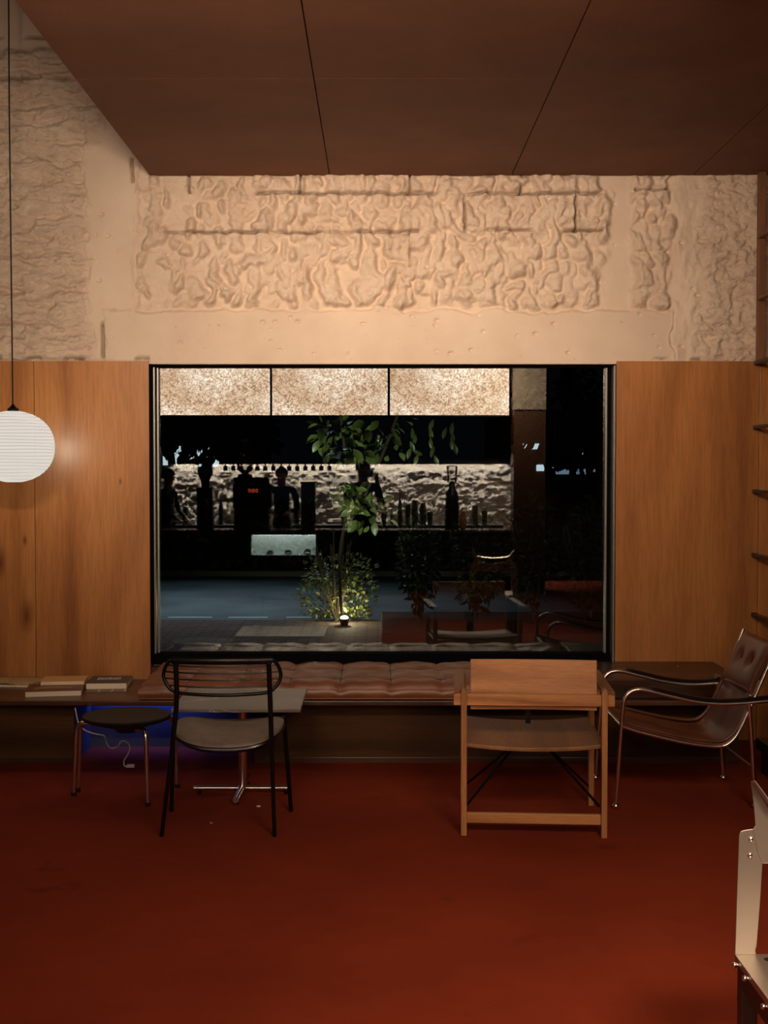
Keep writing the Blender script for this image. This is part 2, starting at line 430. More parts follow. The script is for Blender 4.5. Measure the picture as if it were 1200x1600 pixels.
def region(x0, x1, y0, y1, soft=11):
    px = PXc + wob; py = PYc + wob * 0.6
    return sst(x0 - soft, x0 + soft, px) * (1 - sst(x1 - soft, x1 + soft, px)) * sst(y0 - soft, y0 + soft, py) * (1 - sst(y1 - soft, y1 + soft, py))
H = 0.0015 * fbm(XX * 9, ZZ * 9, 5, 5)
# rough stone left: ragged horizontal ledges
wx = XX + 0.10 * fbm(XX * 5, ZZ * 5, 11); wz = ZZ + 0.09 * fbm(XX * 4, ZZ * 4, 12)
rid = 1 - np.abs(2 * fbm(wx * 4.0, wz * 10.0, 20, 5, 0.62) - 1)
cou = np.abs(((wz * 4.6 + 0.2 * fbm(XX * 2, ZZ * 2, 15)) % 1.0) - 0.5) * 2
ragg = 0.030 * (rid ** 1.7) + 0.022 * fbm(wx * 9, wz * 16, 26, 5, 0.62) + 0.010 * sst(0.0, 0.35, 1 - cou)
# dripping lumps in the middle panel
lump = np.zeros_like(H)
def drip(cxp, cyp, rx, rz, a):
    cxm = (cxp - 590) / 257.0; czm = 1.65 + (736 - cyp) / 257.0
    i0 = np.searchsorted(xs, cxm - 2.2 * rx); i1 = np.searchsorted(xs, cxm + 2.2 * rx)
    j0 = np.searchsorted(zs, czm - 2.2 * rz); j1 = np.searchsorted(zs, czm + 3.2 * rz)
    if i1 <= i0 or j1 <= j0: return
    u = (XX[j0:j1, i0:i1] - cxm) / rx; q = (ZZ[j0:j1, i0:i1] - czm) / rz
    q = np.where(q > 0, q * 0.5, q * 1.25)
    d = np.clip(1 - u * u - q * q, 0, 1) ** 0.75 * a
    lump[j0:j1, i0:i1] = np.maximum(lump[j0:j1, i0:i1], d) + 0.16 * np.minimum(lump[j0:j1, i0:i1], d)
for k in range(1150):
    x = rs.uniform(205, 1052)
    y = rs.uniform(284, 484)
    den = 0.40 + 0.60 * min(1, max(0, (x - 250) / 420))
    if rs.rand() > den: continue
    sc_ = rs.uniform(0.7, 1.35)
    drip(x, y, 0.026 * sc_ * rs.uniform(0.8, 1.5), 0.030 * sc_ * rs.uniform(0.8, 1.5), 0.019 * sc_ * rs.uniform(0.5, 1.15))
for y in (296, 352, 404, 450):                      # scalloped rows
    for x in np.arange(420, 940, 22):
        if rs.rand() < 0.6: drip(x + rs.uniform(-7, 7), y + rs.uniform(-6, 6), 0.036, 0.046, 0.023 * rs.uniform(0.6, 1.1))
wi = np.clip(((fbm(XX * 8, ZZ * 8, 101, 3) - 0.5) * 0.13 / (xs[1] - xs[0])).astype(int) + np.arange(len(xs))[None, :], 0, len(xs) - 1)
wj = np.clip(((fbm(XX * 8, ZZ * 8, 111, 3) - 0.5) * 0.13 / (zs[1] - zs[0])).astype(int) + np.arange(len(zs))[:, None], 0, len(zs) - 1)
lump = lump[wj, wi]
for _ in range(1): lump = (lump + np.roll(lump, 1, 0) + np.roll(lump, 1, 1) + np.roll(lump, -1, 0) + np.roll(lump, -1, 1)) / 5
mid = lump * 1.15 + 0.026 * fbm(XX * 6, ZZ * 6, 44, 5, 0.55) + 0.010 * fbm(XX * 22, ZZ * 22, 47, 3)
fine = 0.026 * (1 - np.abs(2 * fbm(wx * 7, wz * 9, 60, 5, 0.6) - 1)) ** 1.5 + 0.018 * fbm(wx * 15, wz * 18, 66, 4)
rL = region(-900, 136, 88, 562); rTop = region(-900, 162, 100, 240) 
rM = region(212, 940, 272, 484, 9); rM2 = region(985, 1046, 272, 484, 9); rR = region(1090, 1400, 240, 575, 10)
rough_left = np.maximum(rL, rTop)
H = H + rough_left * (ragg - 0.030) + np.maximum(rM, rM2) * (mid - 0.020) + rR * (fine - 0.016)
lin = region(163, 1052, 487, 640, 2.0); H = H + 0.013 * lin
pil = region(137, 212, 60, 640, 3.0) * (1 - lin); H = H + 0.009 * pil
H = H + 0.010 * region(1052, 1088, 272, 640, 6) * fbm(XX * 10, ZZ * 6, 71, 4) * 2.2
# joints: thin grooves between the formwork boards / blocks
dark_mask = np.zeros_like(H)  # mask: darker plaster colour along the joints and ragged lower edge
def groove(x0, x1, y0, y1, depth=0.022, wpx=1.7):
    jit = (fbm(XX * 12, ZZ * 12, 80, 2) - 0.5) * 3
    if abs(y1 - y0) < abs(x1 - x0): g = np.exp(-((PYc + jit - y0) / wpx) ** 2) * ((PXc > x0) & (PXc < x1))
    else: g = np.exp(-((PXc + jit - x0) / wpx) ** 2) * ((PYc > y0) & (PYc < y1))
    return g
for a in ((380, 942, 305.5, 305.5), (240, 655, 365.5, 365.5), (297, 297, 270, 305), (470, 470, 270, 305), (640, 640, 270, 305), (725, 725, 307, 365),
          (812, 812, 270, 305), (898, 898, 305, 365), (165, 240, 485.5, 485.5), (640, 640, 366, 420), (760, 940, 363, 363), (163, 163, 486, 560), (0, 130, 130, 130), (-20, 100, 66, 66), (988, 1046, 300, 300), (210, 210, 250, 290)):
    g_ = groove(*a) * sst(0.30, 0.5, fbm(XX * 5, ZZ * 5, 120, 3)); H = H - 0.035 * g_; dark_mask = np.maximum(dark_mask, g_)
# pits and chips
for k in range(120):
    x = rs.uniform(-20, 1200); y = rs.uniform(290, 562)
    cxm = (x - 590) / 257.0; czm = 1.65 + (736 - y) / 257.0; r = rs.uniform(0.006, 0.013)
    i0, i1 = np.searchsorted(xs, cxm - .03), np.searchsorted(xs, cxm + .03); j0, j1 = np.searchsorted(zs, czm - .03), np.searchsorted(zs, czm + .03)
    H[j0:j1, i0:i1] -= 0.012 * np.exp(-(((XX[j0:j1, i0:i1] - cxm) / r) ** 2 + ((ZZ[j0:j1, i0:i1] - czm) / (r * 0.6)) ** 2))
nx, nz = len(xs), len(zs)
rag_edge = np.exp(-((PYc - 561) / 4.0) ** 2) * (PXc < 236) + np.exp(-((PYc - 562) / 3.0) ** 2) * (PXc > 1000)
dark_mask = np.maximum(dark_mask, 0.8 * rag_edge * sst(0.50, 0.66, fbm(XX * 14, ZZ * 14, 124, 3)))
vs = np.stack([XX.ravel(), (0.012 - H * 2.0).ravel(), ZZ.ravel()], 1)
idx = np.arange(nx * nz).reshape(nz, nx)
q = np.stack([idx[:-1, :-1], idx[:-1, 1:], idx[1:, 1:], idx[1:, :-1]], -1).reshape(-1, 4)
me = bpy.data.meshes.new('trim_plaster')
me.vertices.add(len(vs)); me.vertices.foreach_set('co', vs.ravel().astype(np.float32))
me.loops.add(q.size); me.loops.foreach_set('vertex_index', q.ravel().astype(np.int32))
me.polygons.add(len(q)); me.polygons.foreach_set('loop_start', (np.arange(len(q)) * 4).astype(np.int32))
me.update(calc_edges=True); me.polygons.foreach_set('use_smooth', [True] * len(q)); at = me.attributes.new('rough', 'FLOAT', 'POINT'); at.data.foreach_set('value', np.clip(np.maximum(np.maximum(rough_left, rR), 0.55 * np.maximum(rM, rM2)), 0.04, 1).ravel().astype(np.float32))
at = me.attributes.new('dark_mask', 'FLOAT', 'POINT'); at.data.foreach_set('value', (dark_mask * 0.75).ravel().astype(np.float32))
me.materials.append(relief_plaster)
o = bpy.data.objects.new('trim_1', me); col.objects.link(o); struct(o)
# plain plaster beyond the modelled relief and under the lintel
s = MB().box((X0, 0.0, PZ), (-2.94, 0.05, 5.3)).box((2.94, 0.0, PZ), (X1, 0.05, 5.3)).box((WX0, 0.006, WZ1 + 0.001), (WX1, 0.13, WZ1 + 0.02)).box((-2.95, 0.0, 4.93), (2.95, 0.05, 5.3))
struct(s.build('trim_2', plaster))

# veneer panels
yw = -0.03
s = MB()
for a, b in ((X0, -3.3), (-3.297, -2.077), (-2.074, WX0 - 0.004)): s.box((a, yw, 0.0), (b, 0.049, PZ))
struct(s.build('trim_3', wall_wood, bevel=0.0015))
_o = bpy.data.objects['trim_3'].location
knots(wall_wood, [(P(42, 962, 7.75).x - _o.x, P(42, 962, 7.75).z - _o.z, 0.055), (P(39, 845, 7.75).x - _o.x, P(39, 845, 7.75).z - _o.z, 0.018), (P(188, 752, 7.75).x - _o.x, P(188, 752, 7.75).z - _o.z, 0.012), (P(0, 880, 7.75).x - _o.x, P(0, 880, 7.75).z - _o.z, 0.05)])
s = MB()
for a, b in ((WX1 + 0.006, 2.305), (2.308, 3.53), (3.533, X1)): s.box((a, yw, 0.0), (b, 0.049, PZ))
struct(s.build('trim_4', wall_wood2, bevel=0.0015))
struct(MB().box((WX0, yw, 0.0), (WX1, 0.049, WZ0 - 0.03)).build('trim_5', bench_face_m))
struct(MB().box((2.04, yw - 0.012, 0), (5.2, yw, 0.012)).build('baseboard_front', mat('dark_skirting', (0.03, 0.012, 0.006), 0.5)))

# ---- window
win = bpy.data.objects.new('window_1', None); col.objects.link(win); win.location = (0.03, 0.085, WZ0); win['kind'] = 'structure'
s = MB()
s.box((WX0 - 0.002, -0.034, WZ0), (WX0 + 0.008, 0.12, WZ1)).box((WX0, 0.04, WZ1 - 0.014), (WX1, 0.13, WZ1))
s.box((WX0, 0.03, WZ0 - 0.02), (WX1, 0.13, WZ0 + 0.045)).box((WX1 - 0.034, 0.055, WZ0), (WX1 - 0.014, 0.12, WZ1))
s.build('window_frame', black_frame, win)
s = MB()
s.box((WX0 + 0.010, 0.03, WZ0 + 0.02), (WX0 + 0.022, 0.075, WZ1 - 0.014)).box((WX0 + 0.028, 0.055, WZ0 + 0.046), (WX0 + 0.040, 0.08, WZ1 - 0.016))
s.box((WX1 - 0.010, -0.03, WZ0), (WX1 + 0.002, 0.06, WZ1 - 0.008)).box((WX1 - 0.046, 0.05, WZ0 + 0.046), (WX1 - 0.034, 0.08, WZ1 - 0.016))
s.build('frame_strip', alu, win, bevel=0.002)
MB().box((WX0 + 0.03, GY, WZ0 + 0.04), (WX1 - 0.036, GY + 0.006, WZ1 - 0.01)).build('window_pane', pane_m, win)

# ------------------------------------------------------------------ bench
BZ = 0.385; BF = -0.77; BP = -0.59
bench = thing('window_bench', (-0.6, -0.4, 0), 'long dark wooden bench built in under the window, with a blue lit niche', 'bench')
MB().box((-3.6, BF, BZ - 0.028), (2.04, yw, BZ)).build('bench_top', bench_wood, bench, bevel=0.006)
NX0, NX1 = -1.716, -0.70
s = MB()
s.box((-3.6, BP, 0.0), (NX0, BP + 0.02, BZ - 0.028)).box((NX1, BP, 0.0), (2.02, BP + 0.02, BZ - 0.028)).box((2.02, BP, 0), (2.04, yw - 0.002, BZ - 0.028))
s.build('bench_front', bench_face_m, bench)
s = MB()
s.box((-3.6, BP - 0.012, 0.0), (NX0, BP, 0.035)).box((NX1, BP - 0.012, 0.0), (2.03, BP, 0.035))
s.build('kick_rail', bench_wood, bench, bevel=0.003)
s = MB()
s.box((NX0 - 0.01, -0.16, 0.0), (NX1 + 0.01, -0.14, BZ - 0.028)).box((NX0 - 0.02, BP + 0.02, 0), (NX0, -0.14, BZ - 0.028)).box((NX1, BP + 0.02, 0), (NX1 + 0.02, -0.14, BZ - 0.028))
o = s.build('niche', blue_paint, bench); tag(o, 'open niche under the bench lit blue from inside')
led = mat('blue_led', (0.02, 0.03, 0.2), 0.5, emit=(0.05, 0.12, 1.0), es=2.0)
o = MB().box((-1.68, -0.215, BZ - 0.032), (-1.04, -0.20, BZ - 0.0285)).build('light_strip', led, bench); tag(o, 'thin blue light strip inside the niche')
# raised end of the bench
s = MB(); s.box((1.235, -0.70, BZ), (2.04, yw - 0.001, 0.493))
tag(s.build('wooden_end_box', bench_wood, None, bevel=0.006), 'raised dark wooden end box on the bench, behind the leather armchair', 'bench end box')

# cushion
cu = thing('bench_cushion', (-0.04, -0.40, BZ), 'long chestnut leather bench cushion stitched into square tufts, under the window', 'cushion')
CX0, CX1, CY0, CY1 = -1.318, 1.225, -0.735, -0.034
pitch_x = (CX1 - CX0) / 9.0; pitch_y = 0.29
def cz(x, y):
    # distance to nearest seam
    ux = ((x - CX0 + 0.02) / pitch_x) % 1.0; uy = ((CY1 - y + 0.05) / pitch_y) % 1.0
    dx = min(ux, 1 - ux) * 2; dy = min(uy, 1 - uy) * 2
    puff = (1 - (1 - dx) ** 5) * (1 - (1 - dy) ** 4)
    wr = 0.004 * math.sin(x * 41 + y * 17) + 0.003 * math.sin(x * 23 - y * 37)
    return 0.468 + 0.017 * puff + wr * 0.6 + 0.012 * (y - CY0) / (CY1 - CY0)
def cfn(u, v):
    x = CX0 + (CX1 - CX0) * u; y = CY0 + (CY1 - CY0) * v
    return Vector((x, y, cz(x, y)))
nu, nv = 260, 84
def rounded(u, v):
    x = CX0 + (CX1 - CX0) * u; y = CY0 + (CY1 - CY0) * v
    z = cz(x, y); r = 0.035
    ex = min(x - CX0, CX1 - x); ey = min(y - CY0, CY1 - y); e = max(min(ex, ey), 0)
    if e < r: z -= r * (1 - math.sqrt(max(0, 1 - (1 - e / r) ** 2)))
    return Vector((x, y, z))
s = MB(); s.grid(rounded, nu, nv)
# skirt down to the bench, slightly bulging
def edge(i):
    if i < nu: return i / (nu - 1), 0
    i -= nu
    if i < nv: return 1, i / (nv - 1)
    i -= nv
    if i < nu: return 1 - i / (nu - 1), 1
    i -= nu; return 0, 1 - i / (nv - 1)
tot = 2 * nu + 2 * nv
cxm, cym = (CX0 + CX1) / 2, (CY0 + CY1) / 2
def skirt(u, v):
    i = int(round(u * tot)) % tot; p = rounded(*edge(i)); z = p.z + (BZ + 0.002 - p.z) * v
    bul = 0.010 * math.sin(math.pi * v)
    ax = -1 if abs(p.x - CX0) < 1e-4 else 1 if abs(p.x - CX1) < 1e-4 else 0
    ay = -1 if abs(p.y - CY0) < 1e-4 else 0
    return Vector((p.x + ax * bul, p.y + ay * bul, z))
s.grid(skirt, tot, 6, True)
s.build('cushion_body', cush_leather, cu, smooth=True)
s = MB()
for z in (0.440, 0.392):
    s.tube([(CX0 - 0.004, CY1, z), (CX0 - 0.006, CY0, z), (CX1 + 0.006, CY0 - 0.006, z), (CX1 + 0.004, CY1, z)], 0.004, 6)
s.each('piping', mat('tan_piping', (0.30, 0.12, 0.055), 0.4), cu, smooth=True)
s = MB()
for i in range(0, 10):
    x = CX0 - 0.02 + pitch_x * i
    if x < CX0 + 0.03 or x > CX1 - 0.03: continue
    s.tube([(x + 0.003 * math.sin(9 * k), CY0 + 0.02 + k * 0.045, cz(x, CY0 + 0.02 + k * 0.045) - 0.001) for k in range(15)], 0.0035, 6)
for j in range(0, 3):
    y = CY1 + 0.05 - pitch_y * j
    if y > CY1 - 0.02 or y < CY0 + 0.03: continue
    s.tube([(CX0 + 0.03 + k * 0.05, y, cz(CX0 + 0.03 + k * 0.05, y) - 0.001) for k in range(int((CX1 - CX0 - 0.05) / 0.05))], 0.0035, 6)
s.build('seam', seam_m, cu)

# ------------------------------------------------------------------ paper lantern
lc = P(21, 698, 7.13)
la = thing('paper_lantern', (lc.x, lc.y, lc.z - 0.2), 'round white ribbed paper lantern hanging from a black cord, lit', 'pendant lamp')
rx, rz = 0.225, 0.197
def lant(t):
    zz = -rz + 2 * rz * t; r = rx * math.sqrt(max(0.0, 1 - abs(zz / (rz * 1.015)) ** 2.25)); return r, zz
prof = []
NR = 22
for i in range(NR * 4 + 1):
    t = i / (NR * 4); r, zz = lant(t); prof.append((r + 0.0016 * math.cos(2 * math.pi * t * NR) - 0.001, zz))
s = MB(); s.lathe(lc, prof, 56); s.build('paper_shade', paper, la, smooth=True)
s = MB()
for i in range(1, NR):
    r, zz = lant(i / NR)
    s.tube([(lc.x + (r + 0.0005) * math.cos(a), lc.y + (r + 0.0005) * math.sin(a), lc.z + zz + 0.0016 * math.sin(a * 3 + i)) for a in [2 * math.pi * k / 48 for k in range(48)]], 0.0011, 5, closed=True)
s.build('rib', rib_m, la)
l = bpy.data.lights.new('lantern_bulb', 'POINT'); l.energy = 15; l.color = (1.0, 0.80, 0.56); l.shadow_soft_size = 0.06
o = bpy.data.objects.new('lantern_bulb', l); col.objects.link(o); o.location = lc
MB().lathe(lc, [(0.03, rz * 0.99), (0.032, rz + 0.012), (0.012, rz + 0.03), (0.004, rz + 0.04)], 16).build('cap', black_metal, la)
tp = P(14, -30, 7.13)
MB().tube([(lc.x - 0.001, lc.y, lc.z + rz + 0.02), (lc.x - 0.006, lc.y, 3.6), (tp.x, lc.y, 5.29)], 0.0042, 6).build('hanging_cord', cord_m, la)

# ------------------------------------------------------------------ ladder at the right
ld = thing('wall_ladder', (2.32, -0.4, 0), 'wooden ladder with dark rungs standing at the right edge of the window wall', 'ladder')
lx = 2.268
MB().box((lx, -0.115, PZ - 0.012), (lx + 0.042, -0.075, ZS - 0.002)).build('back_stile', ladder_wood, ld, bevel=0.002)
MB().box((lx, -0.95, 0.0), (lx + 0.05, -0.91, ZS - 0.002)).build('front_stile', ladder_wood, ld, bevel=0.002)
for yy in (371, 467, 566, 667, 768, 868, 962):
    z = P(1180, yy, 7.68).z
    MB().box((lx - 0.008, -0.95, z - 0.010), (lx + 0.03, -0.06 if yy > 500 else -0.10, z + 0.010)).build('rung', black_metal if yy > 500 else ladder_wood, ld, bevel=0.003)
MB().box((lx + 0.005, -0.045, 0.5), (lx + 0.035, -0.03, 0.51)).build('bracket', black_metal, ld)
for yy in (667, 768, 868, 962):
    z = P(1180, yy, 7.68).z
    MB().box((lx + 0.0, -0.06, z - 0.012), (lx + 0.03, -0.0305, z + 0.012)).build('bracket', black_metal, ld)

# low black platform at the right edge
pt = thing('low_platform', (2.45, -1.2, 0), 'low black platform at the right edge, behind the leather armchair', 'platform')
MB().box((2.075, -2.1, 0.13), (2.9, -0.80, 0.19)).build('platform_top', black_pad, pt, bevel=0.004)
MB().box((2.10, -2.08, 0.0), (2.88, -0.82, 0.13)).build('platform_base', bench_face_m, pt)

# ------------------------------------------------------------------ books and magazines
def book(name, c, sx, sy, th, rz_, z0, cover, label, cat='book', pages=page_m, print_=None, parts=True):
    b = thing(name, (c[0], c[1], z0), label, cat, rz_)
    e = 0.003
    if parts:
        MB().box((-sx / 2 + e, -sy / 2 + 0.001, 0.002), (sx / 2 - e, sy / 2 - e, th - 0.002)).build('pages', pages, b, local=True)
        s = MB(); s.box((-sx / 2, -sy / 2, 0), (sx / 2, sy / 2, 0.002)).box((-sx / 2, -sy / 2, th - 0.002), (sx / 2, sy / 2, th)).box((-sx / 2, sy / 2 - 0.003, 0.002), (sx / 2, sy / 2, th - 0.002))
        s.build('cover', cover, b, local=True)
    return b
def onbench(px, py, z): 
    # ground point at height z behind a pixel
    t = P(px, py, 1.0) - CAM; k = (z - CAM.z) / t.z; return CAM + t * k
c = onbench(86, 1074, BZ + 0.03)
b1 = book('large_book', c, 0.31, 0.27, 0.032, R(10), BZ, cover_brown, 'large brown picture book with thick white page block lying on the bench')
s = MB(); s.grid(lambda u, v: Vector((-0.11 + 0.21 * u, -0.06 + 0.05 * v + 0.02 * math.sin(u * math.pi), 0.0325)), 16, 3); s.build('cover_print', arc_m, b1, local=True)
c2 = onbench(101, 1060, BZ + 0.055)
book('tan_booklet', c2, 0.25, 0.19, 0.022, R(6), BZ + 0.0325, cover_tan, 'tan booklet lying on top of the large brown book')
c3 = onbench(171, 1063, BZ + 0.03)
b3 = book('hardback_book', c3, 0.235, 0.27, 0.036, R(4), BZ, cover_dark, 'slate grey hardback with pale script on its cover, nearest the leather cushion')
s = MB(); rr = random.Random(4)
for row in range(2):                    # hand-written style title: strokes
    x = -0.07
    while x < 0.07:
        w_ = rr.uniform(0.008, 0.022)
        pts = [(x, -0.01 + row * 0.045 + rr.uniform(-.004, .004), 0.0365), (x + w_ * 0.4, 0.012 + row * 0.045 + rr.uniform(0, .010), 0.0365), (x + w_, -0.008 + row * 0.045 + rr.uniform(-.004, .004), 0.0365)]
        s.tube(catmull(pts, 4), 0.0022, 4); x += w_ + rr.uniform(0.002, 0.007)
s.build('cover_title', print_m, b3, local=True)
c4 = onbench(166, 1079, BZ + 0.004)
mg = thing('leaflet', (c4.x, c4.y, BZ), 'thin printed leaflet lying flat in front of the slate hardback', 'leaflet', R(4))
MB().box((-0.12, -0.05, 0), (0.12, 0.06, 0.003)).build('sheet', cover_brown, mg, local=True)
s = MB()
for k in range(3): s.box((-0.108 + k * 0.074, -0.04, 0.003), (-0.044 + k * 0.074, 0.045, 0.0036))
s.each('photo_print', mat('leaflet_photo', (0.17, 0.055, 0.03), 0.4), mg, local=True)
s = MB()
for k in range(3): s.box((-0.044 + k * 0.074, -0.03, 0.003), (-0.037 + k * 0.074, 0.045, 0.0038))
s.each('white_caption', print_m, mg, local=True)
c5 = onbench(14, 1066, BZ + 0.01)
m5 = thing('newspaper', (c5.x, c5.y, BZ), 'yellowish printed newspaper lying on the bench at the left edge', 'newspaper', R(-5))
def np_(u, v): return Vector((-0.19 + 0.36 * u, -0.10 + 0.24 * v, 0.010 + 0.010 * math.sin(u * 3.1) + 0.004 * math.sin(v * 9 + u * 5)))
MB().grid(np_, 14, 10).build('open_sheet', mag_m, m5, local=True, solid=0.004, smooth=True)
MB().box((-0.20, -0.11, 0), (0.17, 0.14, 0.009)).build('folded_sheets', page_m, m5, local=True, bevel=0.002)

# ------------------------------------------------------------------ stool
sx_, sD = -1.272, 6.45; sy_ = sD - 7.78
st = thing('round_stool', (sx_, sy_, 0), 'low round stool with dark seat on bent chrome legs in front of the blue niche', 'stool')
c = Vector((sx_, sy_, 0)); zt = 0.405
MB().lathe(c, [(0.0, zt - 0.060), (0.06, zt - 0.058), (0.13, zt - 0.036), (0.19, zt - 0.018), (0.218, zt - 0.006), (0.223, zt + 0.004), (0.218, zt + 0.011), (0.19, zt + 0.009), (0.10, zt + 0.003), (0.0, zt)], 48).build('seat', dark_stool, st, smooth=True)
for (px, fy) in ((115, 1247), (122, 1240), (231, 1263), (277, 1234)):
    D_ = 1.65 * F / (fy - 736.0); p = P(px, fy, D_); p.z = 0
    d = Vector((c.x - p.x, c.y - p.y, 0)); dn = d.normalized()
    top = zt - 0.034
    pts = [p + dn * 0.0, p + dn * 0.010 + Vector((0, 0, 0.18)), p + dn * 0.016 + Vector((0, 0, top - 0.05)), p + dn * 0.028 + Vector((0, 0, top - 0.014)), p + dn * 0.058 + Vector((0, 0, top)), p + dn * (d.length - 0.11) + Vector((0, 0, top - 0.012))]
    lg = MB().tube(catmull(pts, 6), 0.0115, 12).build('leg', chrome, st, smooth=True)
    MB().tube([p + Vector((0, 0, 0.0)), p + dn * 0.001 + Vector((0, 0, 0.02))], 0.0135, 12).build('foot_cap', black_pad, lg, smooth=True)
MB().lathe(c, [(0.05, zt - 0.075), (0.06, zt - 0.06), (0.06, zt - 0.05)], 20).build('hub', black_metal, st)
# trailing white cable with a plug
kD = 6.95
pts = [P(a, b, kD) for a, b in ((122, 1128), (128, 1137), (137, 1143), (150, 1147), (163, 1150), (167, 1162), (174, 1169), (184, 1166), (190, 1158), (199, 1160), (203, 1168), (199, 1180), (194, 1188), (195, 1197), (205, 1198), (209, 1194))]
kc = thing('white_cable', (pts[-1].x, pts[-1].y, pts[-1].z - 0.02), 'thin white cable with a plug dangling in the blue niche behind the stool', 'cable')
MB().tube(catmull([Vector((pts[0].x - 0.02, pts[0].y + 0.02, BZ - 0.03))] + pts, 5), 0.0035, 6).build('wire', white_cable, kc, smooth=True)
MB().box(tuple(P(204, 1197, kD) + Vector((-0.022, -0.01, -0.008))), tuple(P(204, 1197, kD) + Vector((0.022, 0.01, 0.010)))).build('plug', white_cable, kc, bevel=0.004)

# ------------------------------------------------------------------ pedestal table
tb = thing('pedestal_table', (-0.69, 6.50 - 7.78, 0), 'low square table with grey marble top on chrome cross base, behind the black chair', 'table')
tx, ty, tz = -0.69, 6.5 - 7.78, 0.492
MB().box((tx - 0.317, ty - 0.30, tz - 0.018), (tx + 0.315, ty + 0.29, tz)).build('table_top', marble, tb, bevel=0.003)
MB().lathe((tx, ty, 0), [(0.021, 0.03), (0.021, tz - 0.03)], 24).build('post', chrome, tb, smooth=True)
MB().box((tx - 0.11, ty - 0.11, tz - 0.030), (tx + 0.11, ty + 0.11, tz - 0.018)).build('mounting_plate', black_metal, tb)
s = MB().tube([(tx - 0.25, ty, 0.030), (tx + 0.25, ty, 0.030)], 0.0125, 16)
ba = s.build('base_bar', chrome, tb, smooth=True)
s = MB().tube([(tx - 0.01, ty - 0.24, 0.030), (tx, ty + 0.25, 0.030)], 0.0155, 16); s.build('base_bar', chrome, tb, smooth=True)
s = MB()
for dx, dy in ((-.22, 0), (.22, 0), (-0.008, -.2), (0, .22)): s.lathe((tx + dx, ty + dy, 0), [(0.010, 0), (0.010, 0.014), (0.006, 0.03)], 12)
s.each('glide', black_metal, tb)

# ------------------------------------------------------------------ black wire chair
wc = thing('black_wire_chair', (-0.71, 5.95 - 7.78, 0), 'black metal chair with slender wire backrest and taupe seat pad, seen from behind', 'chair')
ccx = -0.700
yR = 5.72 - 7.78
def bulge(x): return yR - 0.035 * (1 - ((x - ccx) / 0.27) ** 2) + 0.02
zt_, zb_ = 0.803, 0.650
def bp(x, z): return Vector((ccx + x, bulge(ccx + x), z))
hw = 0.262
top = [bp(-hw * 0.80 + 2 * hw * 0.80 * k / 10, zt_) for k in range(11)]
# closed loop of the back frame
loop = [bp(x, z) for x, z in ((-0.205, zt_), (-0.10, zt_ + .001), (0, zt_ + 0.001), (0.10, zt_ + .001), (0.205, zt_), (0.242, zt_ - 0.015), (0.262, zt_ - 0.055), (0.262, zt_ - 0.085), (0.243, zb_ + 0.032), (0.205, zb_ + 0.006), (0.10, zb_ - 0.002), (0, zb_ - 0.004), (-0.10, zb_ - 0.002), (-0.205, zb_ + 0.006), (-0.243, zb_ + 0.032), (-0.262, zt_ - 0.085), (-0.262, zt_ - 0.055), (-0.242, zt_ - 0.015))]
fr = MB().tube(catmull(loop, 6, True), 0.0085, 10, closed=True).build('back_frame', black_metal, wc, smooth=True)
MB().tube(catmull([bp(x, zt_ - 0.004) for x in (-0.225, -0.12, 0, 0.12, 0.225)], 6), 0.0165, 10, flat=(1, 0.6), up=(0, 0, 1)).build('head_rail', black_metal, wc, smooth=True)
for z, h_ in ((0.772, 0.250), (0.742, 0.258), (0.712, 0.258), (0.680, 0.235)):
    MB().tube([bp(-h_ + 2 * h_ * k / 14, z + 0.006 * ((k - 7) / 7) ** 2) for k in range(15)], 0.0036, 7).build('back_rod', black_metal, wc, smooth=True)
# rear legs / uprights
for pts in (((274.5, 1036, 5.70), (276, 1092, 5.71), (271, 1150, 5.72), (252.5, 1311, 5.735)), ((420, 1036, 5.70), (422, 1092, 5.71), (424, 1150, 5.72), (429, 1312, 5.735))):
    w3 = [P(*a) for a in pts]; w3[-1].z = 0.0
    MB().tube(catmull(w3, 5), [0.0115] * 11 + [0.0095] * 5, 10).build('leg', black_metal, wc, smooth=True)
for pts in (((271, 1148, 6.12), (268, 1272, 6.16)), ((442, 1120, 6.10), (445, 1140, 6.12), (455, 1271, 6.16))):
    w3 = [P(*a) for a in pts]; w3[-1].z = 0.0
    MB().tube(w3, 0.0105, 10).build('leg', black_metal, wc, smooth=True)
# seat pad: dished rounded pad
sc_x, sc_y = -0.697, 5.99 - 7.78
def seat_pt(r, a, off=0.0, k=1.0):
    ca, sa = math.cos(a), math.sin(a); n = 3.2
    q = (abs(ca) ** n + abs(sa) ** n) ** (-1 / n)
    x = 0.255 * k * r * q * ca; y = 0.245 * k * r * q * sa
    z = 0.437 + 0.040 * (abs(x) / 0.255) ** 2.2 - 0.012 * max(0, -y / 0.245) ** 2 + 0.004 * (y / 0.245)
    return Vector((sc_x + x, sc_y + y, z + off))
s = MB(); prof = [(0.01, 0.0), (0.3, 0.001), (0.6, 0.002), (0.82, 0.001), (0.93, -0.002), (0.985, -0.009), (1.0, -0.020), (0.97, -0.028), (0.85, -0.030), (0.01, -0.026)]
s.loft([[seat_pt(r, 2 * math.pi * j / 60, o_) for j in range(60)] for r, o_ in prof]); s.build('seat_pad', seat_fab, wc, smooth=True)
s = MB(); s.loft([[seat_pt(r, 2 * math.pi * j / 60, o_, 1.0) for j in range(60)] for r, o_ in ((0.01, -0.031), (0.9, -0.032), (1.01, -0.025), (1.02, -0.032), (0.95, -0.040), (0.01, -0.040))]); s.build('seat_shell', black_pad, wc, smooth=True)
s = MB()
s.tube(catmull([seat_pt(0.86, 2 * math.pi * j / 24, -0.048) for j in range(24)], 3, True), 0.008, 8, closed=True)
s.build('seat_frame', black_metal, wc, smooth=True)

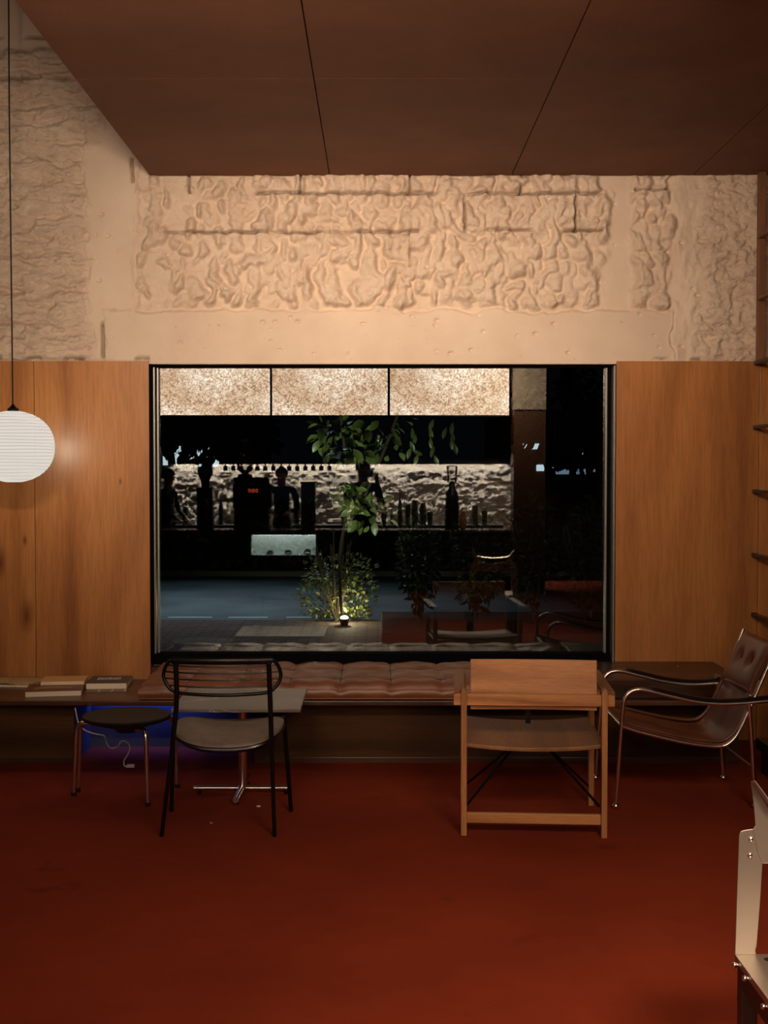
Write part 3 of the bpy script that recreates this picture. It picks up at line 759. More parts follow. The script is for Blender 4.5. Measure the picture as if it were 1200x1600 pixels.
# ------------------------------------------------------------------ wooden armchair (rear view)
wd = thing('wooden_armchair', (0.706, 5.75 - 7.78, 0), 'light brown wooden armchair with plank backrest and black metal braces, seen from behind', 'chair', -0.062)
for sgn in (-1, 1):
    x = 0.315 * sgn
    s = MB(); s.prism([(x - 0.013, 0), (x + 0.013, 0), (x + 0.013, 0.655), (x + 0.004 * (1 + sgn), 0.672), (x - 0.004 * (1 - sgn), 0.672), (x - 0.013, 0.655)], 'xz', -0.028, 0.028)
    s.build('leg', chair_wood_z, wd, local=True, bevel=0.002)
    MB().box((x - 0.013, 0.53, 0), (x + 0.013, 0.586, 0.65)).build('leg', chair_wood_z, wd, local=True, bevel=0.002)
    xa = 0.335 * sgn
    s = MB(); s.prism([(xa - 0.026, -0.012 if sgn < 0 else 0.02), (xa + 0.026, 0.02 if sgn < 0 else -0.012), (xa + 0.026, 0.62), (xa - 0.026, 0.62)], 'xy', 0.640, 0.660)
    s.build('armrest', chair_wood_y, wd, local=True, bevel=0.003)
    MB().box((x - 0.011, 0.029, 0.355), (x + 0.011, 0.531, 0.40)).build('side_rail', chair_wood_y, wd, local=True, bevel=0.002)
MB().box((-0.362, -0.006, 0.590), (0.362, 0.020, 0.642)).build('back_rail', chair_wood, wd, local=True, bevel=0.002)
s = MB()
def backf(u, v):
    x = -0.286 + 0.572 * u; z = 0.566 + 0.226 * v
    return Vector((x, 0.029 + 0.02 * v + 0.014 * (1 - (2 * u - 1) ** 2), z))
s.grid(backf, 16, 6); s.build('backrest', chair_wood, wd, local=True, solid=0.014, bevel=0.003)
s = MB()
def seatf(u, v):
    x = -0.303 + 0.606 * u; y = 0.012 + 0.555 * v
    return Vector((x, y, 0.405 - 0.018 * (1 - (2 * u - 1) ** 2) + 0.02 * v))
s.grid(seatf, 20, 12); s.build('seat', chair_wood_y, wd, local=True, solid=0.018, bevel=0.003)
MB().box((-0.302, -0.010, 0.055), (0.302, 0.012, 0.101)).build('stretcher', chair_wood, wd, local=True, bevel=0.002)
MB().box((-0.30, 0.545, 0.36), (0.30, 0.567, 0.40)).build('front_rail', chair_wood, wd, local=True, bevel=0.002)
for sx2 in (-1, 1):
    for yy, z_ in ((0.03, 0.13), (0.53, 0.10)):
        MB().tube([(0.299 * sx2, yy, z_), (0.05 * sx2, 0.29, 0.372)], 0.0065, 8).build('brace', black_metal, wd, local=True, smooth=True)
MB().box((-0.07, 0.25, 0.364), (0.07, 0.33, 0.379)).build('brace_plate', black_metal, wd, local=True)
MB().box((-0.035, 0.0501, 0.50), (-0.012, 0.054, 0.56)).build('back_bracket', black_metal, wd, local=True)

# ------------------------------------------------------------------ leather armchair with chrome frame, facing left
ac = thing('leather_armchair', (1.55, 6.5 - 7.78, 0), 'chestnut leather sling armchair on a chrome tube frame with black armrests, facing left', 'chair')
DN, DF = 6.20, 6.78
def armpts(y):
    px = [(962, 1261), (966, 1205), (970, 1150), (973.5, 1105), (977, 1090), (986, 1080.5), (998, 1077.5), (1012, 1079), (1045, 1087), (1085, 1096), (1125, 1100), (1165, 1098.5), (1200, 1095), (1222, 1092), (1230, 1094)]
    out = []
    for a, b in px:
        p = P(a, b, DN); out.append(Vector((p.x, y, p.z)))
    out[0].z = 0.016; return out
prof_px = [(973, 1135), (1000, 1144), (1060, 1158.5), (1100, 1165), (1128, 1166), (1143, 1158), (1155, 1142), (1175, 1100), (1190, 1065), (1205, 1030), (1215, 1005)]
prof_w = [P(a, b, DN) for a, b in prof_px]
for y in (DN - 7.78, DF - 7.78):
    ap = armpts(y)
    MB().tube(catmull(ap, 5), 0.0105, 12).build('arm_tube', chrome, ac, smooth=True)
    padp = [q + Vector((0, 0, 0.017)) for q in catmull(ap[7:14], 5)]
    MB().tube(padp, [0.004, 0.010] + [0.014] * (len(padp) - 4) + [0.010, 0.004], 12, flat=(0.75, 1.6), up=(0, 0, 1)).build('armrest', black_pad, ac, smooth=True)
    MB().tube(catmull([Vector((q.x, y, q.z)) for q in prof_w], 5), 0.0085, 12).build('seat_tube', chrome, ac, smooth=True)
    rp = [P(1170, 1098, DN), P(1174, 1150, DN), P(1180, 1262, DN)]
    rp = [Vector((q.x, y, q.z)) for q in rp]; rp[-1].z = 0.014
    MB().tube(rp, 0.0115, 12).build('rear_leg', chrome, ac, smooth=True)
    s = MB()
    for q in (ap[0], rp[-1]): s.ball((q.x, y, 0.017), (0.020, 0.020, 0.017), 16)
    s.each('foot', chrome, ac, smooth=True)
    MB().tube([(rp[0].x - 0.012, y - 0.016, rp[0].z + 0.04), (rp[0].x + 0.012, y + 0.016, rp[0].z + 0.03)], 0.013, 12).build('clamp', chrome, ac, smooth=True)
pw = catmull(prof_w, 6)
def sling(u, v):
    k = u * (len(pw) - 1) * 0.74; i = int(k); f = k - i; p = pw[i].lerp(pw[min(i + 1, len(pw) - 1)], f)
    y = (DN + 0.014 + (DF - DN - 0.028) * v) - 7.78
    sag = 0.030 * math.sin(math.pi * v) * (0.5 + 0.5 * math.sin(math.pi * u))
    return Vector((p.x + 0.004, y, p.z + 0.010 - sag + 0.003 * math.sin(20 * v + 9 * u)))
MB().grid(sling, 60, 18).build('seat_sling', leather, ac, smooth=True, solid=0.012)
s = MB()
for y in (DN + 0.02 - 7.78, DF - 0.02 - 7.78):
    s.tube([Vector((q.x + 0.002, y, q.z + 0.022)) for q in pw[:48]], 0.009, 8)
s.each('leather_roll', leather, ac, smooth=True)
# back pillow
A = Vector((1.835, 0, 0.545)); Bv = Vector((1.958, 0, 0.800)); ax_ = (Bv - A); nrm = Vector((-ax_.z, 0, ax_.x)).normalized()
def pil(u, v, side):
    p = A + ax_ * v; y = (DN + 0.03 + (DF - DN - 0.06) * u) - 7.78
    e = min(u, 1 - u, 1.0) * 2; g = min(v, 1 - v) * 2
    th = 0.028 * (1 - (1 - e) ** 6) ** 0.5 * (1 - (1 - g) ** 5) ** 0.5
    for bu in (0.33, 0.67):
        d2 = ((u - bu) * 0.52) ** 2 + ((v - 0.55) * 0.27) ** 2
        th -= 0.020 * math.exp(-d2 / 0.0012) 
    return Vector((p.x, y, p.z)) + nrm * (th * side) + nrm * 0.012
s = MB(); s.grid(lambda u, v: pil(u, v, 1), 40, 26); s.grid(lambda u, v: pil(u, v, -1), 40, 26)
bk = s.build('backrest', leather, ac, smooth=True)
s = MB()
for bu in (0.33, 0.67):
    q = pil(bu, 0.55, 1); s.ball(q, 0.008, 10)
s.each('button', black_pad, bk, smooth=True)
MB().tube([(1.19, DN - 7.78, 0.407), (1.19, DF - 7.78, 0.407)], 0.008, 10).build('cross_tube', chrome, ac, smooth=True)
MB().tube([(1.83, DN - 7.78, 0.20), (1.83, DF - 7.78, 0.20)], 0.009, 10).build('cross_tube', chrome, ac, smooth=True)

# ------------------------------------------------------------------ folded steel chair, lower right
DS = 3.19; yS = DS - 7.78
sl = thing('steel_plate_chair', (1.14, yS - 0.22, 0), 'chair of folded brushed steel plate with bolts at the lower right corner', 'chair')
def q2(px, py, D=DS): p = P(px, py, D); return (p.x, p.z)
xm = 1.14
def mir(poly): return [(2 * xm - a, b) for a, b in reversed(poly)]
stile = [q2(1148, 1491), q2(1151, 1400), q2(1154.5, 1305), q2(1157, 1299), q2(1162, 1297), q2(1176, 1295), q2(1183, 1330), q2(1191, 1348), q2(1188, 1400), q2(1182, 1478), q2(1180, 1484), q2(1181, 1491)]
topz = q2(1180, 1295)[1]
s = MB()
s.prism(stile, 'xz', yS - 0.002, yS + 0.002).prism(mir(stile), 'xz', yS - 0.002, yS + 0.002)
neck = [q2(1176, 1296), q2(1180, 1290), q2(1178, 1262), q2(1173, 1222), q2(1186, 1240), q2(1200, 1262), (1.02, q2(1200, 1290)[1]), (xm, q2(1200, 1300)[1])]
low = [(xm, q2(1200, 1349)[1]), q2(1198, 1349), q2(1191, 1349), q2(1183, 1330)]
full = neck + [(2 * xm - a, b) for a, b in reversed(neck[:-1])] + [(2 * xm - a, b) for a, b in reversed(low[1:])] + low
s.prism(full, 'xz', yS - 0.002, yS + 0.002)
bkp = s.build('backrest_plate', steel, sl, bevel=0.0012)
# flange folded along the top edge
def fl(t0, t1):
    out = []
    for (a, b) in ((1173, 1221), (1186, 1238), (1200, 1258)): x, z = q2(a, b); out.append((x, z))
    return out
e1 = fl(0, 1) + [(1.02, 0.80), (xm, 0.79)]
e1 = e1 + [(2 * xm - a, b) for a, b in reversed(e1[:-1])]
s = MB(); n_ = len(e1)
s.add([Vector((a, yS - 0.002, b)) for a, b in e1] + [Vector((a, yS - 0.035, b + 0.010)) for a, b in e1], [(i, i + 1, n_ + i + 1, n_ + i) for i in range(n_ - 1)])
s.build('top_flange', steel, sl, solid=0.003)
s = MB(); x_a, z_a = q2(1189, 1262); s.tube([(x_a, yS + 0.003, z_a), (x_a + 0.012, yS + 0.006, topz - 0.03)], 0.004, 6); s.build('back_rib', steel, sl)
# seat plate with a round hole row
zs_ = q2(1148, 1491)[1]; xl = q2(1148, 1491)[0]; xr = 2 * xm - xl
s = MB(); 
s.box((xl, yS - 0.44, zs_ - 0.003), (xr, yS + 0.002, zs_))
s.box((xl, yS - 0.44, zs_ - 0.018), (xl + 0.002, yS, zs_ - 0.003)).box((xr - 0.002, yS - 0.44, zs_ - 0.018), (xr, yS, zs_ - 0.003))
s.build('seat_plate', steel, sl, bevel=0.001)
s = MB()
for i in range(5): s.lathe((xl + 0.075 + i * 0.088, yS - 0.035, zs_), [(0.012, 0.0), (0.012, 0.0006)], 20)
s.each('seat_hole', black_pad, sl)
dw = mat('dark_leg_wood', (0.045, 0.022, 0.012), 0.5)
for sx3 in (0, 1):
    x_ = xl + 0.004 if sx3 == 0 else xr - 0.044
    for y_ in (yS - 0.03, yS - 0.42):
        MB().box((x_, y_ - 0.02, 0), (x_ + 0.040, y_ + 0.02, zs_ - 0.018)).build('leg', dw, sl, bevel=0.002)
    MB().box((x_ + 0.003, yS - 0.40, zs_ - 0.075), (x_ + 0.03, yS - 0.05, zs_ - 0.0181)).build('seat_rail', dw, sl)
s = MB()
for (a, b, d) in ((1147, 1508, DS - 0.03), (1163, 1529, 3.07), (1188, 1573, 2.92)):
    p = P(a, b, d); p.x = xl - 0.003
    s.tube([p + Vector((-0.006, 0, 0)), p + Vector((0.012, 0, 0))], 0.0052, 10); s.ball(p + Vector((-0.006, 0, 0)), 0.0075, 10)
s.each('side_bolt', chrome, sl, smooth=True)
s = MB()
for (a, b) in ((1173, 1311), (1171.5, 1336)):
    x, z = q2(a, b); s.ball((x, yS - 0.003, z), (0.0068, 0.004, 0.0068), 12); s.ball((2 * xm - x, yS - 0.003, z), (0.0068, 0.004, 0.0068), 12)
s.each('back_bolt', chrome, sl, smooth=True)

# crumbs on the carpet
crumb_m = mat('pale_crumb', (0.75, 0.6, 0.45), 0.7)
for (a, b, r, lab) in ((404, 1265, 0.012, 'small pale scrap on the carpet below the chrome table base'), (330, 1291, 0.007, 'tiny pale crumb on the carpet between the legs of the black chair')):
    D_ = 1.65 * F / (b - 736.0); p = P(a, b, D_); p.z = r * 0.35
    o = MB().ball(p, (r, r * 0.8, r * 0.35), 8).build('paper_scrap', crumb_m); tag(o, lab, 'scrap')

# ------------------------------------------------------------------ the bar behind the camera, seen mirrored in the window
bar_dark = mat('bar_dark_board', (0.016, 0.011, 0.008), 0.55)
bar_brown = mat('bar_brown_board', (0.10, 0.04, 0.018), 0.5)
mach = mat('machine_black', (0.010, 0.010, 0.011), 0.35)
rough_white = mat('bar_rough_plaster', (0.62, 0.52, 0.42), 0.8)
v = coords(rough_white); bump(rough_white, noise(rough_white, v, 9, 6, 0.7, 0.6), 1.0, 0.08)
# lit rough wall over the counter
YW = -11.2
pa, pb_ = M(250, 722, YW), M(797, 835, YW)
def bw(u, v):
    x = pa.x + (pb_.x - pa.x) * u; z = pb_.z + (1.78 - pb_.z) * v
    a, b = np.array([x * 6.0 + 40]), np.array([z * 11.0 + 5])
    h = float(fbm(a, b, 130, 5)[0]); r_ = 1 - abs(2 * float(fbm(a * 1.8, b * 1.8, 140, 4)[0]) - 1)
    return Vector((x, YW + 0.06 * h + 0.06 * r_, z))
s = MB(); s.grid(bw, 260, 52)
struct(s.build('trim_6', rough_white, smooth=True))
cab = thing('bar_cabinet', (-0.6, -10.9, 1.745), 'black wall cabinet over the bar, under the glowing paper light boxes, mirrored in the window', 'cabinet')
zc0, zc1 = M(500, 727, -10.75).z, M(500, 648, -10.75).z
s = MB()
for k in range(5):
    w_ = (pb_.x - pa.x + 0.1) / 5; x_ = pa.x - 0.05 + k * w_
    s = MB().box((x_ + 0.003, -10.75, zc0 + 0.03), (x_ + w_ - 0.003, -10.73, zc1)); s.build('door', bar_dark, cab)
MB().box((pa.x - 0.05, -11.0, zc0 + 0.02), (pb_.x + 0.05, -10.75, zc1)).build('carcass', bar_dark, cab)

# three light boxes with washi paper
YL = -9.7
for i, (a, b_) in enumerate(((235, 423), (424, 607), (608, 797))):
    p0, p1 = M(a, 650, YL), M(b_, 560, YL)
    lb = thing('paper_light_box', ((p0.x + p1.x) / 2, YL - 0.1, p0.z), ('leftmost', 'middle', 'rightmost')[i] + ' of the three glowing speckled paper light boxes mirrored in the window top', 'light box', group='paper light boxes over the bar')
    x0, x1, z0, z1 = p0.x, p1.x, p0.z, 3.40
    MB().box((x0 + 0.012, YL - 0.006, z0 + 0.012), (x1 - 0.012, YL - 0.003, z1 - 0.012)).build('paper_panel', washi, lb)
    s = MB(); s.box((x0, YL - 0.2, z0 - 0.004), (x1, YL, z0 + 0.012)).box((x0, YL - 0.2, z1 - 0.012), (x1, YL, z1)).box((x0, YL - 0.2, z0), (x0 + 0.012, YL, z1)).box((x1 - 0.012, YL - 0.2, z0), (x1, YL, z1)).box((x0, YL - 0.21, z0), (x1, YL - 0.2, z1))
    s.build('frame', bar_dark, lb)

# pillar right of the light boxes: brown boards below, rough plaster above
pl0, pl1 = M(803, 650, -9.5), M(853, 640, -9.5)
s = MB().box((pl0.x, -9.9, 0), (pl1.x, -9.5, pl1.z)); struct(s.build('trim_7', bar_brown))
def pw_(u, v):
    x = pl0.x + (pl1.x - pl0.x) * u; z = pl1.z + (3.42 - pl1.z) * v
    return Vector((x, -9.5 + 0.05 * float(fbm(np.array([x * 9 + 50]), np.array([z * 9]), 150, 4)[0]), z))
s = MB(); s.grid(pw_, 30, 60); s.box((pl0.x, -9.9, pl1.z), (pl1.x, -9.51, 3.42)); struct(s.build('trim_8', rough_white, smooth=True))

# counter
YC = -9.6
ct = thing('bar_counter', (-0.6, -9.95, 0), 'long black bar counter with a thin pale edge, mirrored in the dark window', 'counter')
zc = M(500, 829, YC).z
q0, q1 = M(391, 836, YC), M(494, 868, YC)
cxa, cxb = pa.x - 0.3, pl0.x - 0.02
MB().box((cxa, -10.25, zc - 0.03), (cxb, YC, zc)).build('counter_top', bar_brown, ct, bevel=0.004)
s = MB()
s.box((cxa, -9.66, 0.0), (q0.x, -9.63, zc - 0.03)).box((q1.x, -9.66, 0.0), (cxb, -9.63, zc - 0.03)).box((q0.x, -9.66, 0.0), (q1.x, -9.63, q1.z)).box((q0.x, -9.66, q0.z), (q1.x, -9.63, zc - 0.03))
s.build('counter_front', bar_dark, ct)
dc = thing('display_case', ((q0.x + q1.x) / 2, -9.8, q1.z), 'small lit display case with pastries set into the black counter front', 'display case')
case_w = mat('case_white', (0.62, 0.66, 0.62), 0.7)
case_led = mat('case_light', (0.8, 0.8, 0.8), 0.5, emit=(0.85, 1.0, 0.98), es=6.0)
s = MB(); s.box((q0.x, -9.96, q1.z), (q1.x, -9.95, q0.z)).box((q0.x, -9.95, q1.z - 0.01), (q1.x, -9.63, q1.z + 0.002)).box((q0.x, -9.95, q1.z), (q0.x + 0.008, -9.63, q0.z)).box((q1.x - 0.008, -9.95, q1.z), (q1.x, -9.63, q0.z))
s.build('case_lining', case_w, dc)
MB().box((q0.x + 0.01, -9.94, q0.z - 0.018), (q1.x - 0.01, -9.90, q0.z - 0.004)).build('light_tube', case_led, dc)
area('case_lamp', ((q0.x + q1.x) / 2, -9.80, q0.z - 0.02), ((q0.x + q1.x) / 2, -9.95, q1.z), 0.85, 0.05, 2.6, (0.85, 1.0, 0.98))
bread = mat('pastry_crust', (0.16, 0.10, 0.05), 0.6); plate_m = mat('dark_plate', (0.03, 0.03, 0.03), 0.4)
for i, px in enumerate((422, 450, 480)):
    p = M(px, 866, -9.78); z = q1.z + 0.003
    pt_ = MB().lathe((p.x, -9.78, z), [(0.03, 0), (0.055, 0.006), (0.06, 0.012), (0.052, 0.010), (0.0, 0.006)], 20).build('small_plate', plate_m, smooth=True)
    tag(pt_, ('leftmost', 'middle', 'rightmost')[i] + ' dark plate in the lit display case', 'plate', 'plates in the display case')
    s = MB(); k = (0.026, 0.032, 0.05)[i]
    s.tube(catmull([(p.x - 0.045, -9.775, z + 0.02), (p.x - 0.02, -9.785, z + 0.02 + k * 0.6), (p.x + 0.02, -9.785, z + 0.02 + k * 0.7), (p.x + 0.045, -9.775, z + 0.022)], 5), [0.006, 0.009, 0.013, 0.016, 0.019, 0.021, 0.022, 0.023, 0.023, 0.022, 0.021, 0.018, 0.015, 0.011, 0.008, 0.005], 10)
    tag(s.build('pastry', bread, smooth=True), ('low flat', 'crescent', 'tall dark')[i] + ' pastry on the ' + ('leftmost', 'middle', 'rightmost')[i] + ' plate of the display case', 'pastry', 'pastries in the display case')

YI = -9.95; SPX = 1 / (F / (2 * GY - YI - CAM.y))        # metres per pixel at the counter things
def xz(px, py): p = M(px, py, YI); return p.x, p.z
def profile_thing(name, px, pieces, label, cat, y=YI, group=None):
    """pieces: (part name, material, [(radius px, y px), ...]) turned about the vertical axis"""
    x = M(px, 800, y).x; t = thing(name, (x, y, zc), label, cat, group=group)
    for pn_, m_, pr in pieces:
        s = MB(); s.lathe((x, y, 0), [(r * SPX, M(px, yy, y).z if yy < 828 else zc) for r, yy in reversed(pr)], 24); s.build(pn_, m_, t, smooth=True)
    return t
g = profile_thing('coffee_grinder', 321, [('hopper', hopper_m, [(2, 696), (19, 698), (16, 726)]), ('hopper_collar', mach, [(3, 724), (12, 728), (12, 740), (7, 750), (6, 762)]), ('beans', bar_brown, [(1, 716), (15, 718), (13, 727)])],
                  'black coffee grinder with wide clear hopper at the left of the mirrored bar', 'coffee grinder')
xg = M(321, 800, YI).x
MB().box((xg - 0.11, YI - 0.12, zc), (xg + 0.11, YI + 0.10, M(321, 762, YI).z)).build('body', mach, g, bevel=0.015)
MB().tube([(xg - 0.02, YI + 0.10, zc + 0.30), (xg - 0.02, YI + 0.19, zc + 0.27)], 0.018, 10).build('spout', mach, g)
g = profile_thing('coffee_grinder', 706, [('hopper', hopper_m, [(3, 727), (9, 728), (7.5, 754)]), ('collar', mach, [(2, 752), (5, 756), (5, 763), (9, 770), (10.5, 782)]), ('body', mach, [(9, 781), (11, 790), (11, 829)])],
                  'slim black coffee grinder with clear cone hopper at the right of the mirrored bar', 'coffee grinder')
tag(g, None)
# brewing machine with digital display
x0, z0 = xz(366, 828); x1, z1 = xz(420, 746); z0 = zc
em = thing('espresso_machine', ((x0 + x1) / 2, YI, zc), 'boxy black coffee machine with red digits on its display, on the mirrored bar', 'coffee machine')
MB().box((x0, YI - 0.2, z0), (x1, YI + 0.02, z1)).build('housing', mach, em, bevel=0.012)
MB().box((x0 - 0.01, YI - 0.1, z0 + 0.30), (x1 + 0.04, YI + 0.10, z1 - 0.09)).build('display_head', mach, em, bevel=0.008)
digit = mat('red_digit', (0.3, 0.02, 0.01), 0.5, emit=(1.0, 0.10, 0.05), es=3.0)
s = MB()
for k in range(3):
    cxd, czd = xz(391.0 + 5.5 * k, 766.5)
    s.tube([(cxd + 0.016 * math.cos(a), YI + 0.106, czd + 0.022 * math.sin(a)) for a in [2 * math.pi * j / 10 for j in range(10)]], 0.0045, 6, closed=True)
dd = s.build('red_digits', digit, em); tag(dd, 'three red glowing zeros')
tow = profile_thing('glass_brewing_tower', 383, [('upper_flask', hopper_m, [(2, 686), (9, 688), (8, 706), (4, 712)]), ('lower_flask', hopper_m, [(4, 711), (13, 716), (13, 734), (5, 740)]), ('stand', mach, [(3, 739), (11, 742), (12, 746)])],
                    'tall clear glass brewing flask standing on the boxy black coffee machine', 'brewing flask', y=YI - 0.08)
# tall tapered column machine
x0, _ = xz(471, 800); x1, _ = xz(493, 800); z1 = xz(480, 756)[1]
t = thing('drinks_dispenser', ((x0 + x1) / 2, YI, zc), 'tall narrow grey dispenser beside the barista on the mirrored bar', 'dispenser')
MB().box((x0, YI - 0.1, zc), (x1, YI + 0.1, z1)).build('column', mat('dispenser_grey', (0.05, 0.05, 0.05), 0.4), t, bevel=0.01)
MB().box((x0 - 0.008, YI - 0.11, z1), (x1 + 0.008, YI + 0.11, z1 + 0.03)).build('lid', mach, t, bevel=0.006)
# glasses hung upside down under the cabinet
base = None
gl = mat('smoked_glassware', (0.02, 0.018, 0.016), 0.2)
for i in range(14):
    px = 352 + i * 12.5; x = M(px, 735, -10.85).x
    if base is None:
        base = MB().lathe((x, -10.85, 1.66), [(0.030, 0.0), (0.034, 0.03), (0.032, 0.065), (0.010, 0.075), (0.008, 0.095), (0.026, 0.10)], 16).build('hanging_glass', gl, smooth=True); o = base
    else:
        o = base.copy(); col.objects.link(o); o.location.x = x
    tag(o, ('%s dark glass from the left in the row hanging under the bar cabinet' % ('first second third fourth fifth sixth seventh eighth ninth tenth eleventh twelfth thirteenth fourteenth'.split()[i])), 'glass', 'dark glasses hanging under the bar cabinet')
    o.location.z = zc0 + 0.02 - 0.10
# bottles, jars, cups along the back counter
MB2 = MB().box((cxa, YW + 0.12, 0), (cxb, -10.72, 0.86))
o = MB2.build('back_counter', bar_dark); tag(o, 'low black back counter below the lit rough wall, mirrored', 'counter')
spec = [(612, 795, 'narrow'), (625, 770, 'tall'), (637, 788, 'cup'), (648, 782, 'jar'), (661, 786, 'jar'), (672, 800, 'cup'), (538, 790, 'jar'), (584, 786, 'tall'), (600, 800, 'cup'), (290, 792, 'jar'), (345, 772, 'tall'), (742, 790, 'jar'), (757, 798, 'cup'), (463, 772, 'jar')]
bot = {'tall': ('bottle', [(0.03, 0), (0.034, 0.02), (0.034, 0.6), (0.012, 0.78), (0.012, 1.0)]), 'narrow': ('bottle', [(0.02, 0), (0.024, 0.02), (0.024, 0.65), (0.01, 0.8), (0.01, 1.0)]),
       'jar': ('storage_jar', [(0.04, 0), (0.046, 0.05), (0.046, 0.8), (0.038, 0.88), (0.04, 1.0)]), 'cup': ('coffee_cup', [(0.028, 0), (0.034, 0.1), (0.042, 1.0)])}
where = ['below the middle of the lit rough wall', 'left of the slim grinder', 'beside the tallest bottle', 'left of its twin near the slim grinder', 'right of its twin near the slim grinder', 'just left of the slim grinder', 'behind the photographer, left side', 'behind the photographer, right side', 'right of the photographer', 'near the person at far left', 'right of the wide grinder', 'right of the slim grinder', 'at the right end of the bar', 'behind the barista']
gj = mat('murky_jar_glass', (0.05, 0.045, 0.035), 0.15)
for (px, py, kd), wh in zip(spec, where):
    yb = -10.85; p = M(px, py, yb); h = p.z - 0.86; nm, pr = bot[kd]
    s = MB(); s.lathe((p.x, yb, 0.86), [(r, t_ * h) for r, t_ in pr] + [(0.001, h)], 16)
    tag(s.build(nm, gj, smooth=True), ('dark ' + nm.replace('_', ' ') + ' on the mirrored back counter, ' + wh), nm.split('_')[-1], 'bottles and jars on the back counter')
xj, zj = xz(722, 775)
cj = mat('lit_copper_jar', (0.75, 0.30, 0.12), 0.35)
o = MB().lathe((xj, -10.4, zc + 0.15), [(0.03, 0), (0.05, 0.03), (0.055, 0.12), (0.05, 0.2), (0.03, 0.23), (0.032, 0.26), (0.001, 0.26)], 20).build('copper_jar', cj, smooth=True)
tag(o, 'small orange copper jar right of the slim grinder, mirrored', 'jar')
o.location.y = -9.75; o.location.z = zc; o.location.x = xj

# ------------------------------------------------------------------ people
skin_m = mat('skin', (0.42, 0.22, 0.14), 0.5); hair_m = mat('black_hair', (0.008, 0.006, 0.005), 0.5)
shirt_dark = mat('black_shirt', (0.010, 0.010, 0.012), 0.85); trouser_m = mat('dark_trousers', (0.014, 0.014, 0.018), 0.9); shoe_m = mat('dark_shoes', (0.008, 0.008, 0.008), 0.5)
def person(loc, rz_, h, Lel, Lha, Rel, Rha, label, cap=None, nod=0.0):
    k = h / 1.75
    root = thing('person', loc, label, 'person', rz_)
    V = []; E = []; RD = []
    def a(p, r, par=None):
        V.append(tuple(c_ * k for c_ in p)); RD.append(tuple(q * k for q in (r if isinstance(r, tuple) else (r, r)))); i = len(V) - 1
        if par is not None: E.append((par, i))
        return i
    pel = a((0, 0, 0.96), (0.155, 0.105)); wai = a((0, 0.005, 1.10), (0.135, 0.095), pel); che = a((0, 0, 1.28), (0.165, 0.105), wai); sho = a((0, -0.005, 1.42), (0.12, 0.08), che)
    nk = a((0, 0.0, 1.50), 0.052, sho); jaw = a((0, 0.022, 1.57), (0.064, 0.072), nk); eye = a((0, 0.012, 1.645), (0.078, 0.094), jaw); cr = a((0, 0.0, 1.71), (0.066, 0.078), eye)
    for sg, el, ha in ((-1, Lel, Lha), (1, Rel, Rha)):
        s1 = a((0.165 * sg, 0, 1.42), 0.062, sho); u1 = a((0.185 * sg, 0, 1.38), 0.054, s1)
        e = a(el, 0.042, u1); ha_v = Vector(ha); el_v = Vector(el); d = (ha_v - el_v).normalized()
        wr = a(tuple(ha_v), 0.028, e); pm = a(tuple(ha_v + d * 0.05), (0.034, 0.022), wr)
        sd = d.cross(Vector((0, 0, 1))).normalized() if abs(d.z) < 0.9 else Vector((1, 0, 0))
        dn = Vector((0, 0, -1)) if abs(d.z) < 0.9 else Vector((0, 1, 0))
        for q, ln in ((-1.5, 0.058), (-0.5, 0.072), (0.5, 0.078), (1.5, 0.068)):
            b0 = a(tuple(ha_v + d * 0.085 + sd * 0.019 * q), 0.0095, pm); b1_ = a(tuple(ha_v + d * (0.085 + ln * 0.5) + sd * 0.021 * q + dn * 0.012), 0.0085, b0); a(tuple(ha_v + d * (0.085 + ln * 0.75) + sd * 0.021 * q + dn * 0.042), 0.0075, b1_)
        t0 = a(tuple(ha_v + d * 0.03 - sd * sg * 0.035), 0.011, pm); a(tuple(ha_v + d * 0.07 - sd * sg * 0.055 + dn * 0.012), 0.0095, t0)
        hp = a((0.09 * sg, 0, 0.90), 0.088, pel); kn = a((0.10 * sg, 0.015, 0.50), 0.058, hp); cf_ = a((0.105 * sg, -0.012, 0.34), 0.052, kn); an = a((0.108 * sg, -0.02, 0.09), 0.038, cf_)
        hl = a((0.11 * sg, -0.02, 0.04), (0.038, 0.036), an); a((0.118 * sg, 0.10, 0.034), (0.042, 0.030), hl); a((0.12 * sg, 0.18, 0.028), (0.034, 0.022), len(V) - 1)
    me = bpy.data.meshes.new('body'); me.from_pydata(V, E, [])
    tmp = bpy.data.objects.new('tmp_body', me); col.objects.link(tmp)
    md = tmp.modifiers.new('skin', 'SKIN'); md.use_smooth_shade = True; md.branch_smoothing = 0.6
    for i, sv in enumerate(me.skin_vertices[0].data): sv.radius = RD[i]; sv.use_root = (i == 0)
    ss = tmp.modifiers.new('sub', 'SUBSURF'); ss.levels = 2; ss.render_levels = 2
    dg = bpy.context.evaluated_depsgraph_get(); dg.update()
    nm = bpy.data.meshes.new_from_object(tmp.evaluated_get(dg)); bpy.data.objects.remove(tmp)
    nm.name = 'body'; nm.materials.clear()
    for m_ in (skin_m, shirt_dark, trouser_m, shoe_m): nm.materials.append(m_)
    hs = [Vector(c_) * k for c_ in (Lha, Rha)]
    for f in nm.polygons:
        c_ = f.center; z = c_.z / k
        if z > 1.475 and abs(c_.x) < 0.12 * k and abs(c_.y) < 0.2 * k: f.material_index = 0
        elif min((c_ - hv).length for hv in hs) < 0.19 * k and min((c_ - hv).dot((hv - Vector(el_) * k).normalized()) for hv, el_ in zip(hs, (Lel, Rel)) if (c_ - hv).length < 0.19 * k) > -0.02: f.material_index = 0
        elif z > 0.98: f.material_index = 1
        elif z > 0.09: f.material_index = 2
        else: f.material_index = 3
        f.use_smooth = True
    o = bpy.data.objects.new('body', nm); col.objects.link(o); o.parent = root
